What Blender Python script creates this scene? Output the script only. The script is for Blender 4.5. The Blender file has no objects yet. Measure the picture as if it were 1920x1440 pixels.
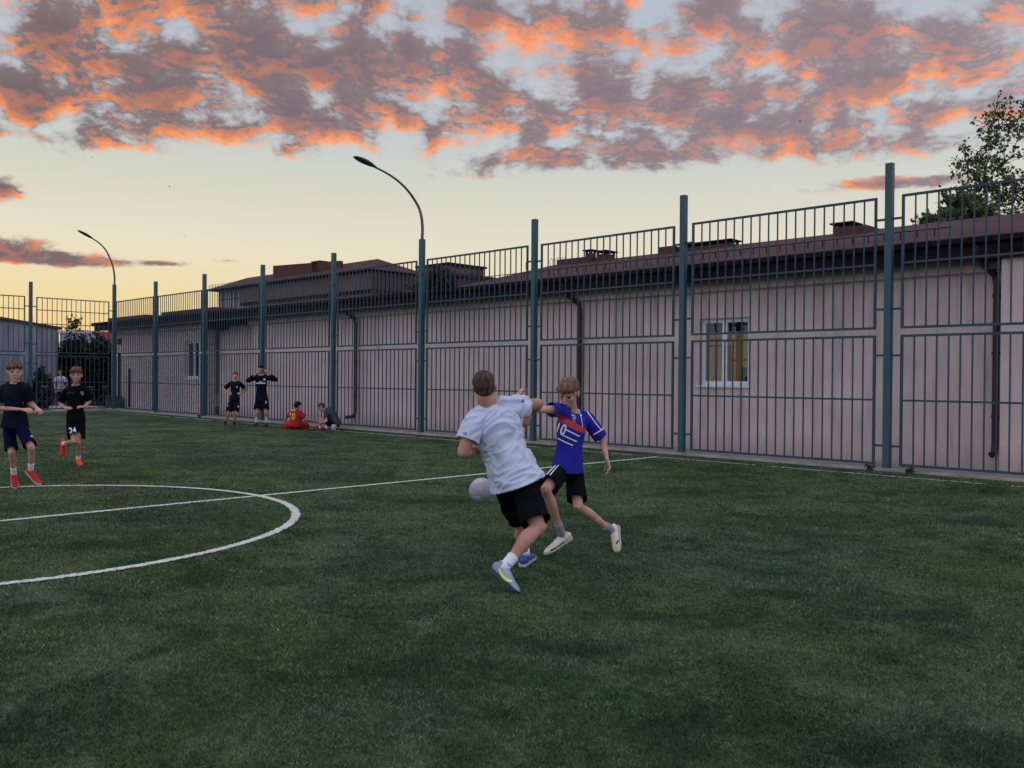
import bpy, math, random, bmesh
import numpy as np
from math import sin, cos, pi, radians, sqrt, atan2
from mathutils import Vector, Matrix, Quaternion, noise as mnoise
from mathutils.bvhtree import BVHTree

random.seed(11)
rng = np.random.default_rng(5)
scene = bpy.context.scene
col = scene.collection

# ------------------------------------------------------------------ camera
CAM_H = 1.45
FPX = 1674.5 / 1920.0            # focal length in picture widths
PITCH, ROLL, YAW = -0.0069, -0.008, -0.7796
fw = Vector((0, cos(PITCH), sin(PITCH)))
_up0 = Vector((0, -sin(PITCH), cos(PITCH)))
_r0 = Vector((1, 0, 0))
rt = cos(ROLL) * _r0 - sin(ROLL) * _up0
up = sin(ROLL) * _r0 + cos(ROLL) * _up0
CAM = Vector((0, 0, CAM_H))
cd = bpy.data.cameras.new('camera')
cam = bpy.data.objects.new('camera', cd)
col.objects.link(cam)
cam.matrix_world = Matrix(((rt.x, up.x, -fw.x, 0), (rt.y, up.y, -fw.y, 0), (rt.z, up.z, -fw.z, CAM_H), (0, 0, 0, 1)))
cd.sensor_fit = 'HORIZONTAL'
cd.sensor_width = 36.0
cd.lens = 36.0 * FPX
cd.clip_start = 0.05
cd.clip_end = 3000
scene.camera = cam

def at(u, v, Y):
    """world point at depth Y that the photo shows at pixel (u, v)"""
    d = fw + rt * ((u - 960) / 1674.5) - up * ((v - 720) / 1674.5)
    return CAM + d * (Y / d.y)

# fence frame: S runs along the long fence (towards the near right), N points through it
A = Vector((cos(YAW), sin(YAW), 0)); N = Vector((-sin(YAW), cos(YAW), 0)); UP = Vector((0, 0, 1))
P0 = Vector((6.06048, 14.40896, 0)); SP = 3.92246
def W(s, n, z=0.0):
    return P0 + A * s + N * n + UP * z
FR = Matrix(((A.x, N.x, 0, 0), (A.y, N.y, 0, 0), (0, 0, 1, 0), (0, 0, 0, 1)))

# ------------------------------------------------------------------ materials
MATS = {}
def sl(c):
    c = c / 255.0
    return c / 12.92 if c <= 0.04045 else ((c + 0.055) / 1.055) ** 2.4
def rgb(r, g, b):
    return (sl(r), sl(g), sl(b), 1.0)

class NT:
    def __init__(s, tree):
        s.t = tree; s.n = tree.nodes; s.l = tree.links
    def node(s, typ, **kw):
        n = s.n.new(typ)
        for k, v in kw.items():
            setattr(n, k, v)
        return n
    def inp(s, sock, v):
        if isinstance(v, bpy.types.NodeSocket): s.l.new(v, sock)
        elif v is not None: sock.default_value = v
    def m(s, op, a, b=None, c=None, clamp=False):
        n = s.node('ShaderNodeMath', operation=op); n.use_clamp = clamp
        s.inp(n.inputs[0], a)
        if b is not None: s.inp(n.inputs[1], b)
        if c is not None: s.inp(n.inputs[2], c)
        return n.outputs[0]
    def vm(s, op, a, b=None, scale=None):
        n = s.node('ShaderNodeVectorMath', operation=op)
        s.inp(n.inputs[0], a)
        if b is not None: s.inp(n.inputs[1], b)
        if scale is not None: s.inp(n.inputs[3], scale)
        return n.outputs[0]
    def mix(s, f, a, b, mode='MIX'):
        n = s.node('ShaderNodeMix', data_type='RGBA', blend_type=mode)
        s.inp(n.inputs[0], f); s.inp(n.inputs[6], a); s.inp(n.inputs[7], b)
        return n.outputs[2]
    def noise(s, vec, scale, detail=4, rough=0.5, dist=0.0, lac=2.0, dim='3D'):
        n = s.node('ShaderNodeTexNoise', noise_dimensions=dim)
        s.inp(n.inputs['Vector'], vec)
        n.inputs['Scale'].default_value = scale; n.inputs['Detail'].default_value = detail
        n.inputs['Roughness'].default_value = rough; n.inputs['Distortion'].default_value = dist
        n.inputs['Lacunarity'].default_value = lac
        return n.outputs['Fac']
    def ramp(s, f, stops, interp='LINEAR'):
        n = s.node('ShaderNodeValToRGB'); n.color_ramp.interpolation = interp
        e = n.color_ramp.elements
        while len(e) < len(stops): e.new(0.5)
        for i, (p, c) in enumerate(stops):
            e[i].position = p; e[i].color = c if len(c) == 4 else (*c, 1)
        s.inp(n.inputs[0], f)
        return n.outputs[0]
    def rng(s, v, a, b, c=0.0, d=1.0, smooth=False):
        n = s.node('ShaderNodeMapRange', clamp=True)
        n.interpolation_type = 'SMOOTHSTEP' if smooth else 'LINEAR'
        s.inp(n.inputs[0], v)
        for i, x in enumerate((a, b, c, d)): s.inp(n.inputs[i + 1], x)
        return n.outputs[0]
    def comb(s, x, y, z):
        n = s.node('ShaderNodeCombineXYZ')
        for i, v in enumerate((x, y, z)): s.inp(n.inputs[i], v)
        return n.outputs[0]

def mat(name, base, rough=0.6, var=0.0, scale=8.0, metal=0.0, bump=0.0, bscale=40.0, dark=None, spec=0.5, stretch=None, emit=None, sheen=0.0):
    """base colour broken up by two octaves of noise, with a bump"""
    if name in MATS: return MATS[name]
    m = bpy.data.materials.new(name); m.use_nodes = True
    t = NT(m.node_tree); b = m.node_tree.nodes['Principled BSDF']
    b.inputs['Roughness'].default_value = rough; b.inputs['Metallic'].default_value = metal
    b.inputs['Specular IOR Level'].default_value = spec
    if sheen: b.inputs['Sheen Weight'].default_value = sheen
    tc = t.node('ShaderNodeTexCoord').outputs['Object']
    if stretch: tc = t.vm('MULTIPLY', tc, stretch)
    c = base if len(base) == 4 else (*base, 1)
    if var:
        f = t.noise(tc, scale, 5, 0.6)
        d = dark if dark else tuple(x * 0.45 for x in c[:3]) + (1,)
        f = t.rng(f, 0.35, 0.68, 0, var)
        t.l.new(t.mix(f, c, d), b.inputs['Base Color'])
    else:
        b.inputs['Base Color'].default_value = c
    if bump:
        bn = t.node('ShaderNodeBump'); bn.inputs['Strength'].default_value = bump; bn.inputs['Distance'].default_value = 0.01
        t.l.new(t.noise(tc, bscale, 4, 0.6), bn.inputs['Height']); t.l.new(bn.outputs[0], b.inputs['Normal'])
    if emit:
        b.inputs['Emission Color'].default_value = (*emit[:3], 1); b.inputs['Emission Strength'].default_value = emit[3]
    MATS[name] = m
    return m

M_TEAL = mat('teal_painted_steel', rgb(36, 80, 90), 0.5, 0.55, 3.0, 0.0, 0.25, 60, dark=rgb(26, 56, 66), stretch=(1, 1, .4))
M_BAR = mat('teal_bar_paint', rgb(50, 74, 86), 0.6, 0.5, 5.0, dark=rgb(38, 48, 56), spec=.3)
M_LAMP = mat('grey_lamp_steel', rgb(96, 92, 84), 0.5, 0.4, 6.0)
M_LAMPHEAD = mat('dark_lamp_housing', rgb(60, 56, 52), 0.5, 0.3, 6.0)
M_GLASSD = mat('lamp_glass', rgb(120, 118, 112), 0.2)
M_BROWN = mat('dark_brown_fascia', rgb(30, 22, 25), 0.7, 0.6, 3.0, dark=rgb(16, 12, 14), spec=.15)
M_PIPE = mat('brown_pipe_metal', rgb(52, 32, 35), 0.5, 0.5, 4.0, dark=rgb(34, 22, 25))
M_CONC = mat('concrete', rgb(168, 158, 152), 0.9, 0.7, 2.5, bump=0.4, bscale=60, dark=rgb(110, 104, 98))
M_WHITEF = mat('white_window_frame', rgb(232, 234, 236), 0.35, 0.15, 4.0)
M_BLACK = mat('black_plastic', (0.012, 0.012, 0.014), 0.5, 0.3, 9)
M_RUBBER = mat('tyre_rubber', (0.015, 0.015, 0.016), 0.8, 0.3, 9)
M_GREYB = mat('grey_brown_cladding', rgb(88, 76, 71), 0.75, 0.5, 1.2, dark=rgb(68, 57, 54))
M_WHITEWALL = mat('pale_far_wall', rgb(150, 142, 138), 0.85, 0.5, 1.0, dark=rgb(105, 98, 98))
M_GREENBOX = mat('green_cabinet_paint', rgb(40, 84, 78), 0.5, 0.4, 4)
M_REDBROWN = mat('red_brown_metal', rgb(84, 52, 50), 0.65, 0.5, 1.5, dark=rgb(56, 36, 37), spec=.2)

def wall_mat():
    m = bpy.data.materials.new('pink_grey_render'); m.use_nodes = True
    t = NT(m.node_tree); b = m.node_tree.nodes['Principled BSDF']; b.inputs['Roughness'].default_value = 0.92
    b.inputs['Specular IOR Level'].default_value = 0.2
    tc = t.node('ShaderNodeTexCoord').outputs['Object']
    sep = t.node('ShaderNodeSeparateXYZ'); t.l.new(tc, sep.inputs[0])
    f1 = t.noise(t.vm('MULTIPLY', tc, (0.35, 1, 0.8)), 1.0, 5, 0.6)
    f2 = t.noise(t.vm('MULTIPLY', tc, (5.0, 5, 0.5)), 1.0, 5, 0.65)
    f3 = t.noise(tc, 45.0, 3, 0.6)
    c = t.mix(t.rng(f1, 0.35, 0.65), rgb(224, 204, 194), rgb(206, 187, 179))
    c = t.mix(t.rng(f2, 0.50, 0.72, 0, 0.42), c, rgb(120, 108, 106))
    c = t.mix(t.rng(f3, 0.4, 0.7, 0, 0.12), c, rgb(100, 90, 90))
    foot = t.rng(t.m('ADD', sep.outputs[2], t.m('MULTIPLY', t.m('SUBTRACT', f2, 0.5), 0.9)), 0.0, 0.45, 0.55, 0.0)
    c = t.mix(foot, c, rgb(138, 122, 120))
    # drip stains that hang from the cornice
    top = t.rng(sep.outputs[2], 2.2, 3.2, 0.0, 1.0)
    st = t.m('MULTIPLY', top, t.rng(t.noise(t.vm('MULTIPLY', tc, (9.0, 9, 0.25)), 1.0, 3, 0.6), 0.55, 0.72, 0, 0.35))
    c = t.mix(st, c, rgb(118, 104, 102))
    t.l.new(c, b.inputs['Base Color'])
    bn = t.node('ShaderNodeBump'); bn.inputs['Strength'].default_value = 0.5; bn.inputs['Distance'].default_value = 0.006
    t.l.new(t.noise(tc, 90.0, 4, 0.6), bn.inputs['Height']); t.l.new(bn.outputs[0], b.inputs['Normal'])
    return m
M_WALL = wall_mat()

def rough_wall_mat():
    m = bpy.data.materials.new('pebbledash_render'); m.use_nodes = True
    t = NT(m.node_tree); b = m.node_tree.nodes['Principled BSDF']; b.inputs['Roughness'].default_value = 0.95
    tc = t.node('ShaderNodeTexCoord').outputs['Object']
    f = t.noise(tc, 14.0, 5, 0.75)
    c = t.mix(t.rng(f, 0.38, 0.62), rgb(220, 202, 196), rgb(152, 134, 130))
    t.l.new(c, b.inputs['Base Color'])
    return m
M_PEBBLE = rough_wall_mat()

def roof_mat():
    m = bpy.data.materials.new('red_brown_seam_roof'); m.use_nodes = True
    t = NT(m.node_tree); b = m.node_tree.nodes['Principled BSDF']; b.inputs['Roughness'].default_value = 0.75
    b.inputs['Specular IOR Level'].default_value = 0.1
    tc = t.node('ShaderNodeTexCoord').outputs['Object']
    wv = t.node('ShaderNodeTexWave'); wv.bands_direction = 'X'; wv.inputs['Scale'].default_value = 1.1
    wv.inputs['Distortion'].default_value = 0.0
    t.l.new(tc, wv.inputs['Vector'])
    seam = t.rng(wv.outputs['Fac'], 0.9, 1.0, 0, 0.35)
    f = t.noise(tc, 0.8, 5, 0.65)
    c = t.mix(t.rng(f, 0.35, 0.65), rgb(80, 60, 59), rgb(58, 43, 44))
    c = t.mix(seam, c, rgb(60, 40, 44))
    t.l.new(c, b.inputs['Base Color'])
    return m
M_ROOF = roof_mat()

def corr_mat():
    m = bpy.data.materials.new('galvanised_sheet'); m.use_nodes = True
    t = NT(m.node_tree); b = m.node_tree.nodes['Principled BSDF']; b.inputs['Roughness'].default_value = 0.5
    tc = t.node('ShaderNodeTexCoord').outputs['Object']
    f = t.noise(t.vm('MULTIPLY', tc, (3, 3, 0.6)), 1.0, 5, 0.6)
    c = t.mix(t.rng(f, 0.35, 0.65), rgb(138, 140, 148), rgb(104, 106, 116))
    t.l.new(c, b.inputs['Base Color'])
    return m
M_CORR = corr_mat()

def glass_mat():
    m = bpy.data.materials.new('window_glass'); m.use_nodes = True
    t = NT(m.node_tree); n = m.node_tree.nodes; out = n['Material Output']; n.remove(n['Principled BSDF'])
    g = t.node('ShaderNodeBsdfGlossy'); g.inputs['Roughness'].default_value = 0.02; g.inputs['Color'].default_value = (.8, .85, .9, 1)
    tr = t.node('ShaderNodeBsdfTransparent'); tr.inputs['Color'].default_value = (.78, .82, .8, 1)
    lw = t.node('ShaderNodeLayerWeight'); lw.inputs['Blend'].default_value = 0.25
    mx = t.node('ShaderNodeMixShader'); t.l.new(t.m('ADD', t.m('MULTIPLY', lw.outputs['Fresnel'], 0.3), 0.03, clamp=True), mx.inputs[0])
    t.l.new(tr.outputs[0], mx.inputs[1]); t.l.new(g.outputs[0], mx.inputs[2]); t.l.new(mx.outputs[0], out.inputs[0])
    return m
M_GLASS = glass_mat()

# ------------------------------------------------------------------ mesh builder
class MB:
    def __init__(s):
        s.v = []; s.f = []
    def add(s, vs, fs):
        k = len(s.v); s.v += [tuple(p) for p in vs]; s.f += [tuple(i + k for i in f) for f in fs]
    def box(s, lo, hi):
        x0, y0, z0 = lo; x1, y1, z1 = hi
        s.add([(x0, y0, z0), (x1, y0, z0), (x1, y1, z0), (x0, y1, z0), (x0, y0, z1), (x1, y0, z1), (x1, y1, z1), (x0, y1, z1)],
              [(0, 3, 2, 1), (4, 5, 6, 7), (0, 1, 5, 4), (1, 2, 6, 5), (2, 3, 7, 6), (3, 0, 4, 7)])
    def tube(s, pts, rad, seg=8, cap=True):
        pts = [Vector(p) for p in pts]
        if not hasattr(rad, '__len__'): rad = [rad] * len(pts)
        rings = []; prev = None
        for i, p in enumerate(pts):
            t = (pts[min(i + 1, len(pts) - 1)] - pts[max(i - 1, 0)]).normalized()
            if prev is None:
                x = t.orthogonal().normalized()
            else:
                x = (prev - t * prev.dot(t)).normalized()
            prev = x; y = t.cross(x)
            rings.append([p + (x * cos(2 * pi * k / seg) + y * sin(2 * pi * k / seg)) * rad[i] for k in range(seg)])
        vs = [q for r in rings for q in r]; fs = []
        for i in range(len(pts) - 1):
            for k in range(seg):
                fs.append((i * seg + k, i * seg + (k + 1) % seg, (i + 1) * seg + (k + 1) % seg, (i + 1) * seg + k))
        if cap:
            fs.append(tuple(range(seg - 1, -1, -1))); b = (len(pts) - 1) * seg
            fs.append(tuple(b + k for k in range(seg)))
        s.add(vs, fs)
    def prism(s, poly, lo, hi, axis=0):
        """poly of 2-D points extruded along an axis"""
        def P(q, t):
            return (t, q[0], q[1]) if axis == 0 else ((q[0], t, q[1]) if axis == 1 else (q[0], q[1], t))
        n = len(poly)
        s.add([P(q, lo) for q in poly] + [P(q, hi) for q in poly],
              [tuple(range(n))[::-1], tuple(range(n, 2 * n))] + [(i, (i + 1) % n, n + (i + 1) % n, n + i) for i in range(n)])
    def build(s, name, m, parent=None, smooth=False, matrix=None):
        me = bpy.data.meshes.new(name); me.from_pydata(s.v, [], s.f); me.validate()
        bm = bmesh.new(); bm.from_mesh(me); bmesh.ops.recalc_face_normals(bm, faces=bm.faces); bm.to_mesh(me); bm.free()
        if smooth: me.polygons.foreach_set('use_smooth', [True] * len(me.polygons))
        me.materials.append(m)
        o = bpy.data.objects.new(name, me); col.objects.link(o)
        if matrix is not None: o.matrix_world = matrix
        if parent is not None: o.parent = parent
        return o

def tag(o, label=None, cat=None, group=None, kind=None):
    if label: o['label'] = label
    if cat: o['category'] = cat
    if group: o['group'] = group
    if kind: o['kind'] = kind
    return o
def empty(name, loc, rot=None, label=None, cat=None, group=None):
    o = bpy.data.objects.new(name, None); col.objects.link(o); o.location = loc
    o.empty_display_size = 0.2
    if rot is not None: o.rotation_euler = rot
    return tag(o, label, cat, group)
FZ = (0, 0, YAW)    # euler of the fence frame

# ------------------------------------------------------------------ world
def build_world():
    w = bpy.data.worlds.new('World'); scene.world = w; w.use_nodes = True
    t = NT(w.node_tree); bg = w.node_tree.nodes['Background']
    d = t.node('ShaderNodeTexCoord').outputs['Generated']
    sep = t.node('ShaderNodeSeparateXYZ'); t.l.new(d, sep.inputs[0]); x, y, z = sep.outputs
    zc = t.m('MAXIMUM', z, 0.0)
    az = t.m('ARCTAN2', x, y)
    grad = t.ramp(zc, [(0.0, rgb(240, 190, 120)), (0.045, rgb(242, 210, 144)), (0.085, rgb(239, 219, 168)), (0.13, rgb(234, 224, 195)), (0.16, rgb(226, 221, 202)), (0.19, rgb(216, 215, 194)),
                       (0.26, rgb(196, 205, 205)), (0.40, rgb(148, 172, 196)), (0.7, rgb(112, 130, 168)), (1.0, rgb(96, 112, 152))])
    pale = t.ramp(zc, [(0.0, rgb(232, 196, 160)), (0.10, rgb(232, 218, 188)), (0.15, rgb(225, 219, 200)), (0.2, rgb(214, 214, 202)), (0.26, rgb(192, 202, 205)), (0.40, rgb(146, 170, 196)), (0.7, rgb(112, 130, 168)), (1.0, rgb(96, 112, 152))])
    back = t.ramp(zc, [(0.0, rgb(150, 140, 160)), (0.2, rgb(150, 148, 172)), (0.6, rgb(120, 130, 166)), (1.0, rgb(96, 112, 152))])
    c = t.mix(t.rng(az, -0.45, 0.45, 0, 1, True), grad, pale)
    # cloud deck: the direction projected on a flat layer high above
    iz = t.m('DIVIDE', 1.0, t.m('ADD', zc, 0.40))
    px = t.m('MULTIPLY', x, iz); py = t.m('MULTIPLY', y, iz)
    def P(k, extra=1.0):
        return t.comb(t.m('MULTIPLY', px, k), t.m('MULTIPLY', py, k * extra), 0.0)
    warp = t.node('ShaderNodeTexNoise'); t.l.new(P(1.0), warp.inputs['Vector']); warp.inputs['Scale'].default_value = 3.0; warp.inputs['Detail'].default_value = 3
    wv = t.vm('SCALE', t.vm('SUBTRACT', warp.outputs['Color'], (0.5, 0.5, 0.5)), scale=0.10)
    def dens(k):
        v = t.vm('ADD', t.vm('ADD', P(k), wv), SKYOFF)
        n0 = t.noise(v, 2.0, 3, 0.5)
        n1 = t.noise(v, 13.0, 7, 0.54, 0.1, 2.1)
        n2 = t.noise(v, 38.0, 4, 0.6, 0.2)
        d_ = t.m('ADD', t.m('ADD', t.m('MULTIPLY', n0, 0.28), t.m('MULTIPLY', n1, 0.57)), t.m('MULTIPLY', n2, 0.16))
        return t.m('ADD', t.m('MULTIPLY', t.m('SUBTRACT', d_, 0.5), 1.35), 0.5)
    D = dens(1.0); D2 = dens(1.010); D3 = dens(1.027)
    # coverage: a deck with a ragged lower rim about 14 degrees up, open sky below it
    edge = t.m('ADD', zc, t.m('MULTIPLY', t.m('SUBTRACT', t.noise(P(1.0), 3.0, 5, 0.6), 0.5), 0.085))
    cov = t.ramp(edge, [(0.0, (0.20,) * 3), (0.205, (0.20,) * 3), (0.225, (0.46,) * 3), (0.265, (0.575,) * 3), (0.36, (0.58,) * 3), (0.6, (0.60,) * 3), (1.0, (0.6,) * 3)])
    def blob(a0, e0, ra, re, amp):
        qa = t.m('POWER', t.m('DIVIDE', t.m('SUBTRACT', az, a0), ra), 2.0); qe = t.m('POWER', t.m('DIVIDE', t.m('SUBTRACT', z, e0), re), 2.0)
        return t.m('MULTIPLY', t.m('POWER', 2.7183, t.m('MULTIPLY', t.m('ADD', qa, qe), -1.0)), amp)
    def px2(u, v):
        dd = (fw + rt * ((u - 960) / 1674.5) - up * ((v - 720) / 1674.5)).normalized()
        return atan2(dd.x, dd.y), dd.z
    total = cov
    for (u, v, ru, rv, amp) in SKYBLOBS:
        a0, e0 = px2(u, v)
        total = t.m('ADD', total, blob(a0, e0, ru / 1800.0, rv / 1800.0, amp))
    # density above threshold
    def body(Dn):
        return t.m('SUBTRACT', t.m('ADD', Dn, total), 1.0)
    B = body(D); B2 = body(D2); B3 = body(D3)
    alpha = t.rng(B, -0.055, 0.125, 0, 1, True)
    thick = t.rng(B, 0.02, 0.20)
    # sun-lit undersides: the side that faces the horizon is where the layer beyond is thinner
    lit = t.rng(t.m('SUBTRACT', B, B3), -0.045, 0.125)
    lit2 = t.rng(t.m('SUBTRACT', B, B2), -0.03, 0.07)
    reg = t.rng(t.noise(P(1.0), 2.6, 3, 0.5), 0.36, 0.62, 0.78, 1.18, True)
    L = t.m('MULTIPLY', t.m('ADD', t.m('MULTIPLY', lit, 0.65), t.m('MULTIPLY', lit2, 0.45), clamp=True), reg)
    side = t.rng(az, -0.5, 0.55)
    core = t.mix(side, rgb(130, 114, 116), rgb(154, 140, 146))
    warm = t.mix(side, rgb(250, 142, 84), rgb(242, 156, 122))
    dusty = t.mix(side, rgb(188, 142, 124), rgb(192, 160, 156))
    cc = t.mix(t.rng(L, 0.25, 0.62, 0, 1, True), core, dusty)
    cc = t.mix(t.rng(L, 0.52, 0.95, 0, 1, True), cc, warm)
    cc = t.mix(t.rng(L, 0.95, 1.0, 0, 0.5), cc, rgb(255, 178, 124))
    thin = t.mix(t.rng(L, 0.2, 0.8), rgb(176, 172, 182), rgb(246, 190, 154))
    cc = t.mix(t.rng(thick, 0.0, 0.40, 0.70, 0.0), cc, thin)
    cc = t.mix(t.rng(thick, 0.5, 1.0, 0, 0.7), cc, t.mix(side, rgb(112, 98, 106), rgb(140, 126, 138)))
    veil = t.m('MULTIPLY', t.rng(zc, 0.225, 0.29, 0, 0.55, True), t.rng(B, -0.25, -0.02, 0, 1, True))
    c = t.mix(veil, c, rgb(202, 204, 210))
    c = t.mix(alpha, c, cc)
    # the sky behind the photographer is already blue-grey dusk
    c = t.mix(t.rng(y, 0.35, -0.35, 0, 1, True), c, back)
    # overhead and behind, out of view, extra sky brightness added to light the wall
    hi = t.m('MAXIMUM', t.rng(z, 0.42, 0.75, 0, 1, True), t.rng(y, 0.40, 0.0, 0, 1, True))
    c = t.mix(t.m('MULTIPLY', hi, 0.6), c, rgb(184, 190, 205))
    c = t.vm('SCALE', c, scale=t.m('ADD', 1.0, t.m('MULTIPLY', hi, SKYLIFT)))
    # below the horizon
    c = t.mix(t.rng(z, 0.0, -0.02), c, rgb(60, 62, 60))
    ns = t.node('ShaderNodeTexSky', sky_type='NISHITA'); ns.sun_disc = False
    ns.sun_elevation = SUN_EL; ns.sun_rotation = SUN_ROT
    add = t.mix(1.0, c, t.vm('SCALE', ns.outputs[0], scale=0.0006), 'ADD')
    t.l.new(add, bg.inputs['Color']); bg.inputs['Strength'].default_value = 1.0
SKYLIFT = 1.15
SUN_EL = radians(3.0); SUN_AZ = -0.42       # azimuth from +Y, to the left of the view
SUN_ROT = SUN_AZ % (2 * pi)
SKYOFF = (3.7, 1.3, 0.0)
SKYBLOBS = [(1040, 150, 130, 60, .07), (1560, 60, 200, 50, .04), (420, 100, 230, 60, .10), (760, 130, 130, 50, .08), (900, 20, 400, 20, .02), (560, 250, 700, 60, .04), (1500, 180, 500, 90, .045), (100, 200, 300, 120, .05),
            (330, 65, 40, 25, -.10), (560, 30, 60, 40, -.10), (1430, 60, 50, 60, -.08), (1240, 40, 60, 50, -.05),
            (40, 462, 150, 30, .33), (120, 490, 220, 14, .34), (310, 494, 60, 8, .34), (430, 488, 50, 7, .30), (10, 355, 50, 34, .40), (1400, 290, 420, 18, .10),
            (1560, 352, 190, 16, .32), (1740, 340, 100, 14, .3), (1320, 375, 30, 6, .22), (1000, 305, 120, 18, .1), (520, 520, 80, 4, .18)]
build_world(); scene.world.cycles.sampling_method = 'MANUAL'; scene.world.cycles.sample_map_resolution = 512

sun = bpy.data.lights.new('sun', 'SUN'); sun.energy = 0.35; sun.angle = radians(4); sun.color = (1.0, 0.62, 0.36)
so = bpy.data.objects.new('sun', sun); col.objects.link(so)
sd = Vector((sin(SUN_AZ) * cos(SUN_EL), cos(SUN_AZ) * cos(SUN_EL), sin(SUN_EL)))
so.rotation_euler = sd.to_track_quat('Z', 'Y').to_euler()
scene.view_settings.view_transform = 'Standard'; scene.view_settings.look = 'None'
scene.view_settings.exposure = 0; scene.view_settings.gamma = 1
scene.render.engine = 'CYCLES'
scene.cycles.max_bounces = 6; scene.cycles.diffuse_bounces = 3; scene.cycles.transparent_max_bounces = 12

# ------------------------------------------------------------------ ground, field, lines
def asphalt():
    m = bpy.data.materials.new('asphalt'); m.use_nodes = True
    t = NT(m.node_tree); b = m.node_tree.nodes['Principled BSDF']; b.inputs['Roughness'].default_value = 0.9
    tc = t.node('ShaderNodeTexCoord').outputs['Object']
    c = t.mix(t.rng(t.noise(tc, 0.6, 6, 0.6), 0.35, 0.65), (0.060, 0.055, 0.060, 1), (0.035, 0.034, 0.036, 1))
    t.l.new(c, b.inputs['Base Color']); return m
def turf_color(t, tc, fine=True):
    """mottled artificial turf: blue-grey sheen patches over deep green"""
    big = t.noise(tc, 0.55, 5, 0.62, 0.6)
    mid = t.noise(tc, 2.6, 5, 0.65, 0.4)
    sm = t.noise(tc, 60.0, 4, 0.7, 0.3)
    dk = t.noise(t.vm('ADD', tc, (9, 3, 1)), 1.1, 5, 0.62, 0.5)
    hue = t.rng(t.noise(t.vm('ADD', tc, (4, 8, 0)), 0.28, 3, 0.5), 0.42, 0.58, 0, 1, True)
    deep = t.mix(hue, (0.052, 0.092, 0.022, 1), (0.032, 0.080, 0.024, 1)); sheen = t.mix(hue, (0.122, 0.166, 0.062, 1), (0.098, 0.158, 0.084, 1))
    c = t.mix(t.rng(t.m('ADD', t.m('MULTIPLY', big, 0.6), t.m('MULTIPLY', mid, 0.4)), 0.445, 0.555, 0, 1, True), deep, sheen)
    tuft = t.noise(t.vm('MULTIPLY', tc, (1.0, 1.7, 1)), 11.0, 4, 0.7, 0.5)
    c = t.mix(t.rng(tuft, 0.46, 0.64, 0, 0.6, True), c, (0.013, 0.034, 0.011, 1))
    c = t.mix(t.rng(tuft, 0.50, 0.34, 0, 0.5, True), c, (0.120, 0.175, 0.090, 1))
    c = t.mix(t.rng(dk, 0.50, 0.59, 0, 0.80, True), c, (0.014, 0.040, 0.010, 1))
    if fine:
        c = t.mix(t.rng(sm, 0.36, 0.66, 0.0, 0.8), c, (0.009, 0.024, 0.009, 1))
    return c
def turf_mat():
    m = bpy.data.materials.new('turf_base'); m.use_nodes = True
    t = NT(m.node_tree); b = m.node_tree.nodes['Principled BSDF']; b.inputs['Roughness'].default_value = 0.85
    b.inputs['Specular IOR Level'].default_value = 0.15
    tc = t.node('ShaderNodeTexCoord').outputs['Object']
    t.l.new(turf_color(t, tc), b.inputs['Base Color'])
    bn = t.node('ShaderNodeBump'); bn.inputs['Strength'].default_value = 0.8; bn.inputs['Distance'].default_value = 0.012
    t.l.new(t.noise(tc, 90.0, 3, 0.7), bn.inputs['Height']); t.l.new(bn.outputs[0], b.inputs['Normal'])
    return m
def blade_mat():
    m = bpy.data.materials.new('grass_blades'); m.use_nodes = True
    t = NT(m.node_tree); b = m.node_tree.nodes['Principled BSDF']; b.inputs['Roughness'].default_value = 0.55
    b.inputs['Specular IOR Level'].default_value = 0.25
    tc = t.node('ShaderNodeTexCoord').outputs['Object']
    at_ = t.node('ShaderNodeAttribute'); at_.attribute_name = 'shade'
    c = turf_color(t, tc, False)
    c = t.mix(1.0, c, t.ramp(at_.outputs['Fac'], [(0, (.62, .66, .6)), (.5, (1.0, 1.0, 1.0)), (.85, (1.45, 1.45, 1.35)), (1, (2.4, 2.3, 2.1))]), 'MULTIPLY')
    t.l.new(c, b.inputs['Base Color'])
    return m
def line_mat():
    m = bpy.data.materials.new('white_turf_fibre'); m.use_nodes = True
    t = NT(m.node_tree); b = m.node_tree.nodes['Principled BSDF']; b.inputs['Roughness'].default_value = 0.8
    tc = t.node('ShaderNodeTexCoord').outputs['Object']
    c = t.mix(t.rng(t.noise(tc, 40, 4, 0.7), 0.35, 0.65), rgb(226, 226, 218), rgb(150, 160, 146))
    t.l.new(c, b.inputs['Base Color']); return m
M_LINE = line_mat(); M_TURF = turf_mat(); M_BLADE = blade_mat()

mb = MB(); mb.box((-900, -400, -0.6), (900, 1500, -0.02))
tag(mb.build('ground', asphalt()), 'dark asphalt ground around and beyond the pitch', kind='structure')
# the playing field, in the fence frame, as one sheet
mb = MB(); mb.add([(-31.25, -34, 0), (16, -34, 0), (16, -0.1, 0), (-31.25, -0.1, 0)], [(0, 1, 2, 3)])
field = mb.build('football_field', M_TURF, matrix=Matrix.Translation(P0) @ FR)
tag(field, 'dark green artificial turf pitch', kind='structure')
mb = MB(); mb.box((-31.7, -30, -0.02), (-31.27, -0.1, 0.01))
tag(mb.build('pitch_edge_path', M_CONC, matrix=Matrix.Translation(P0) @ FR), kind='structure')

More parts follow.
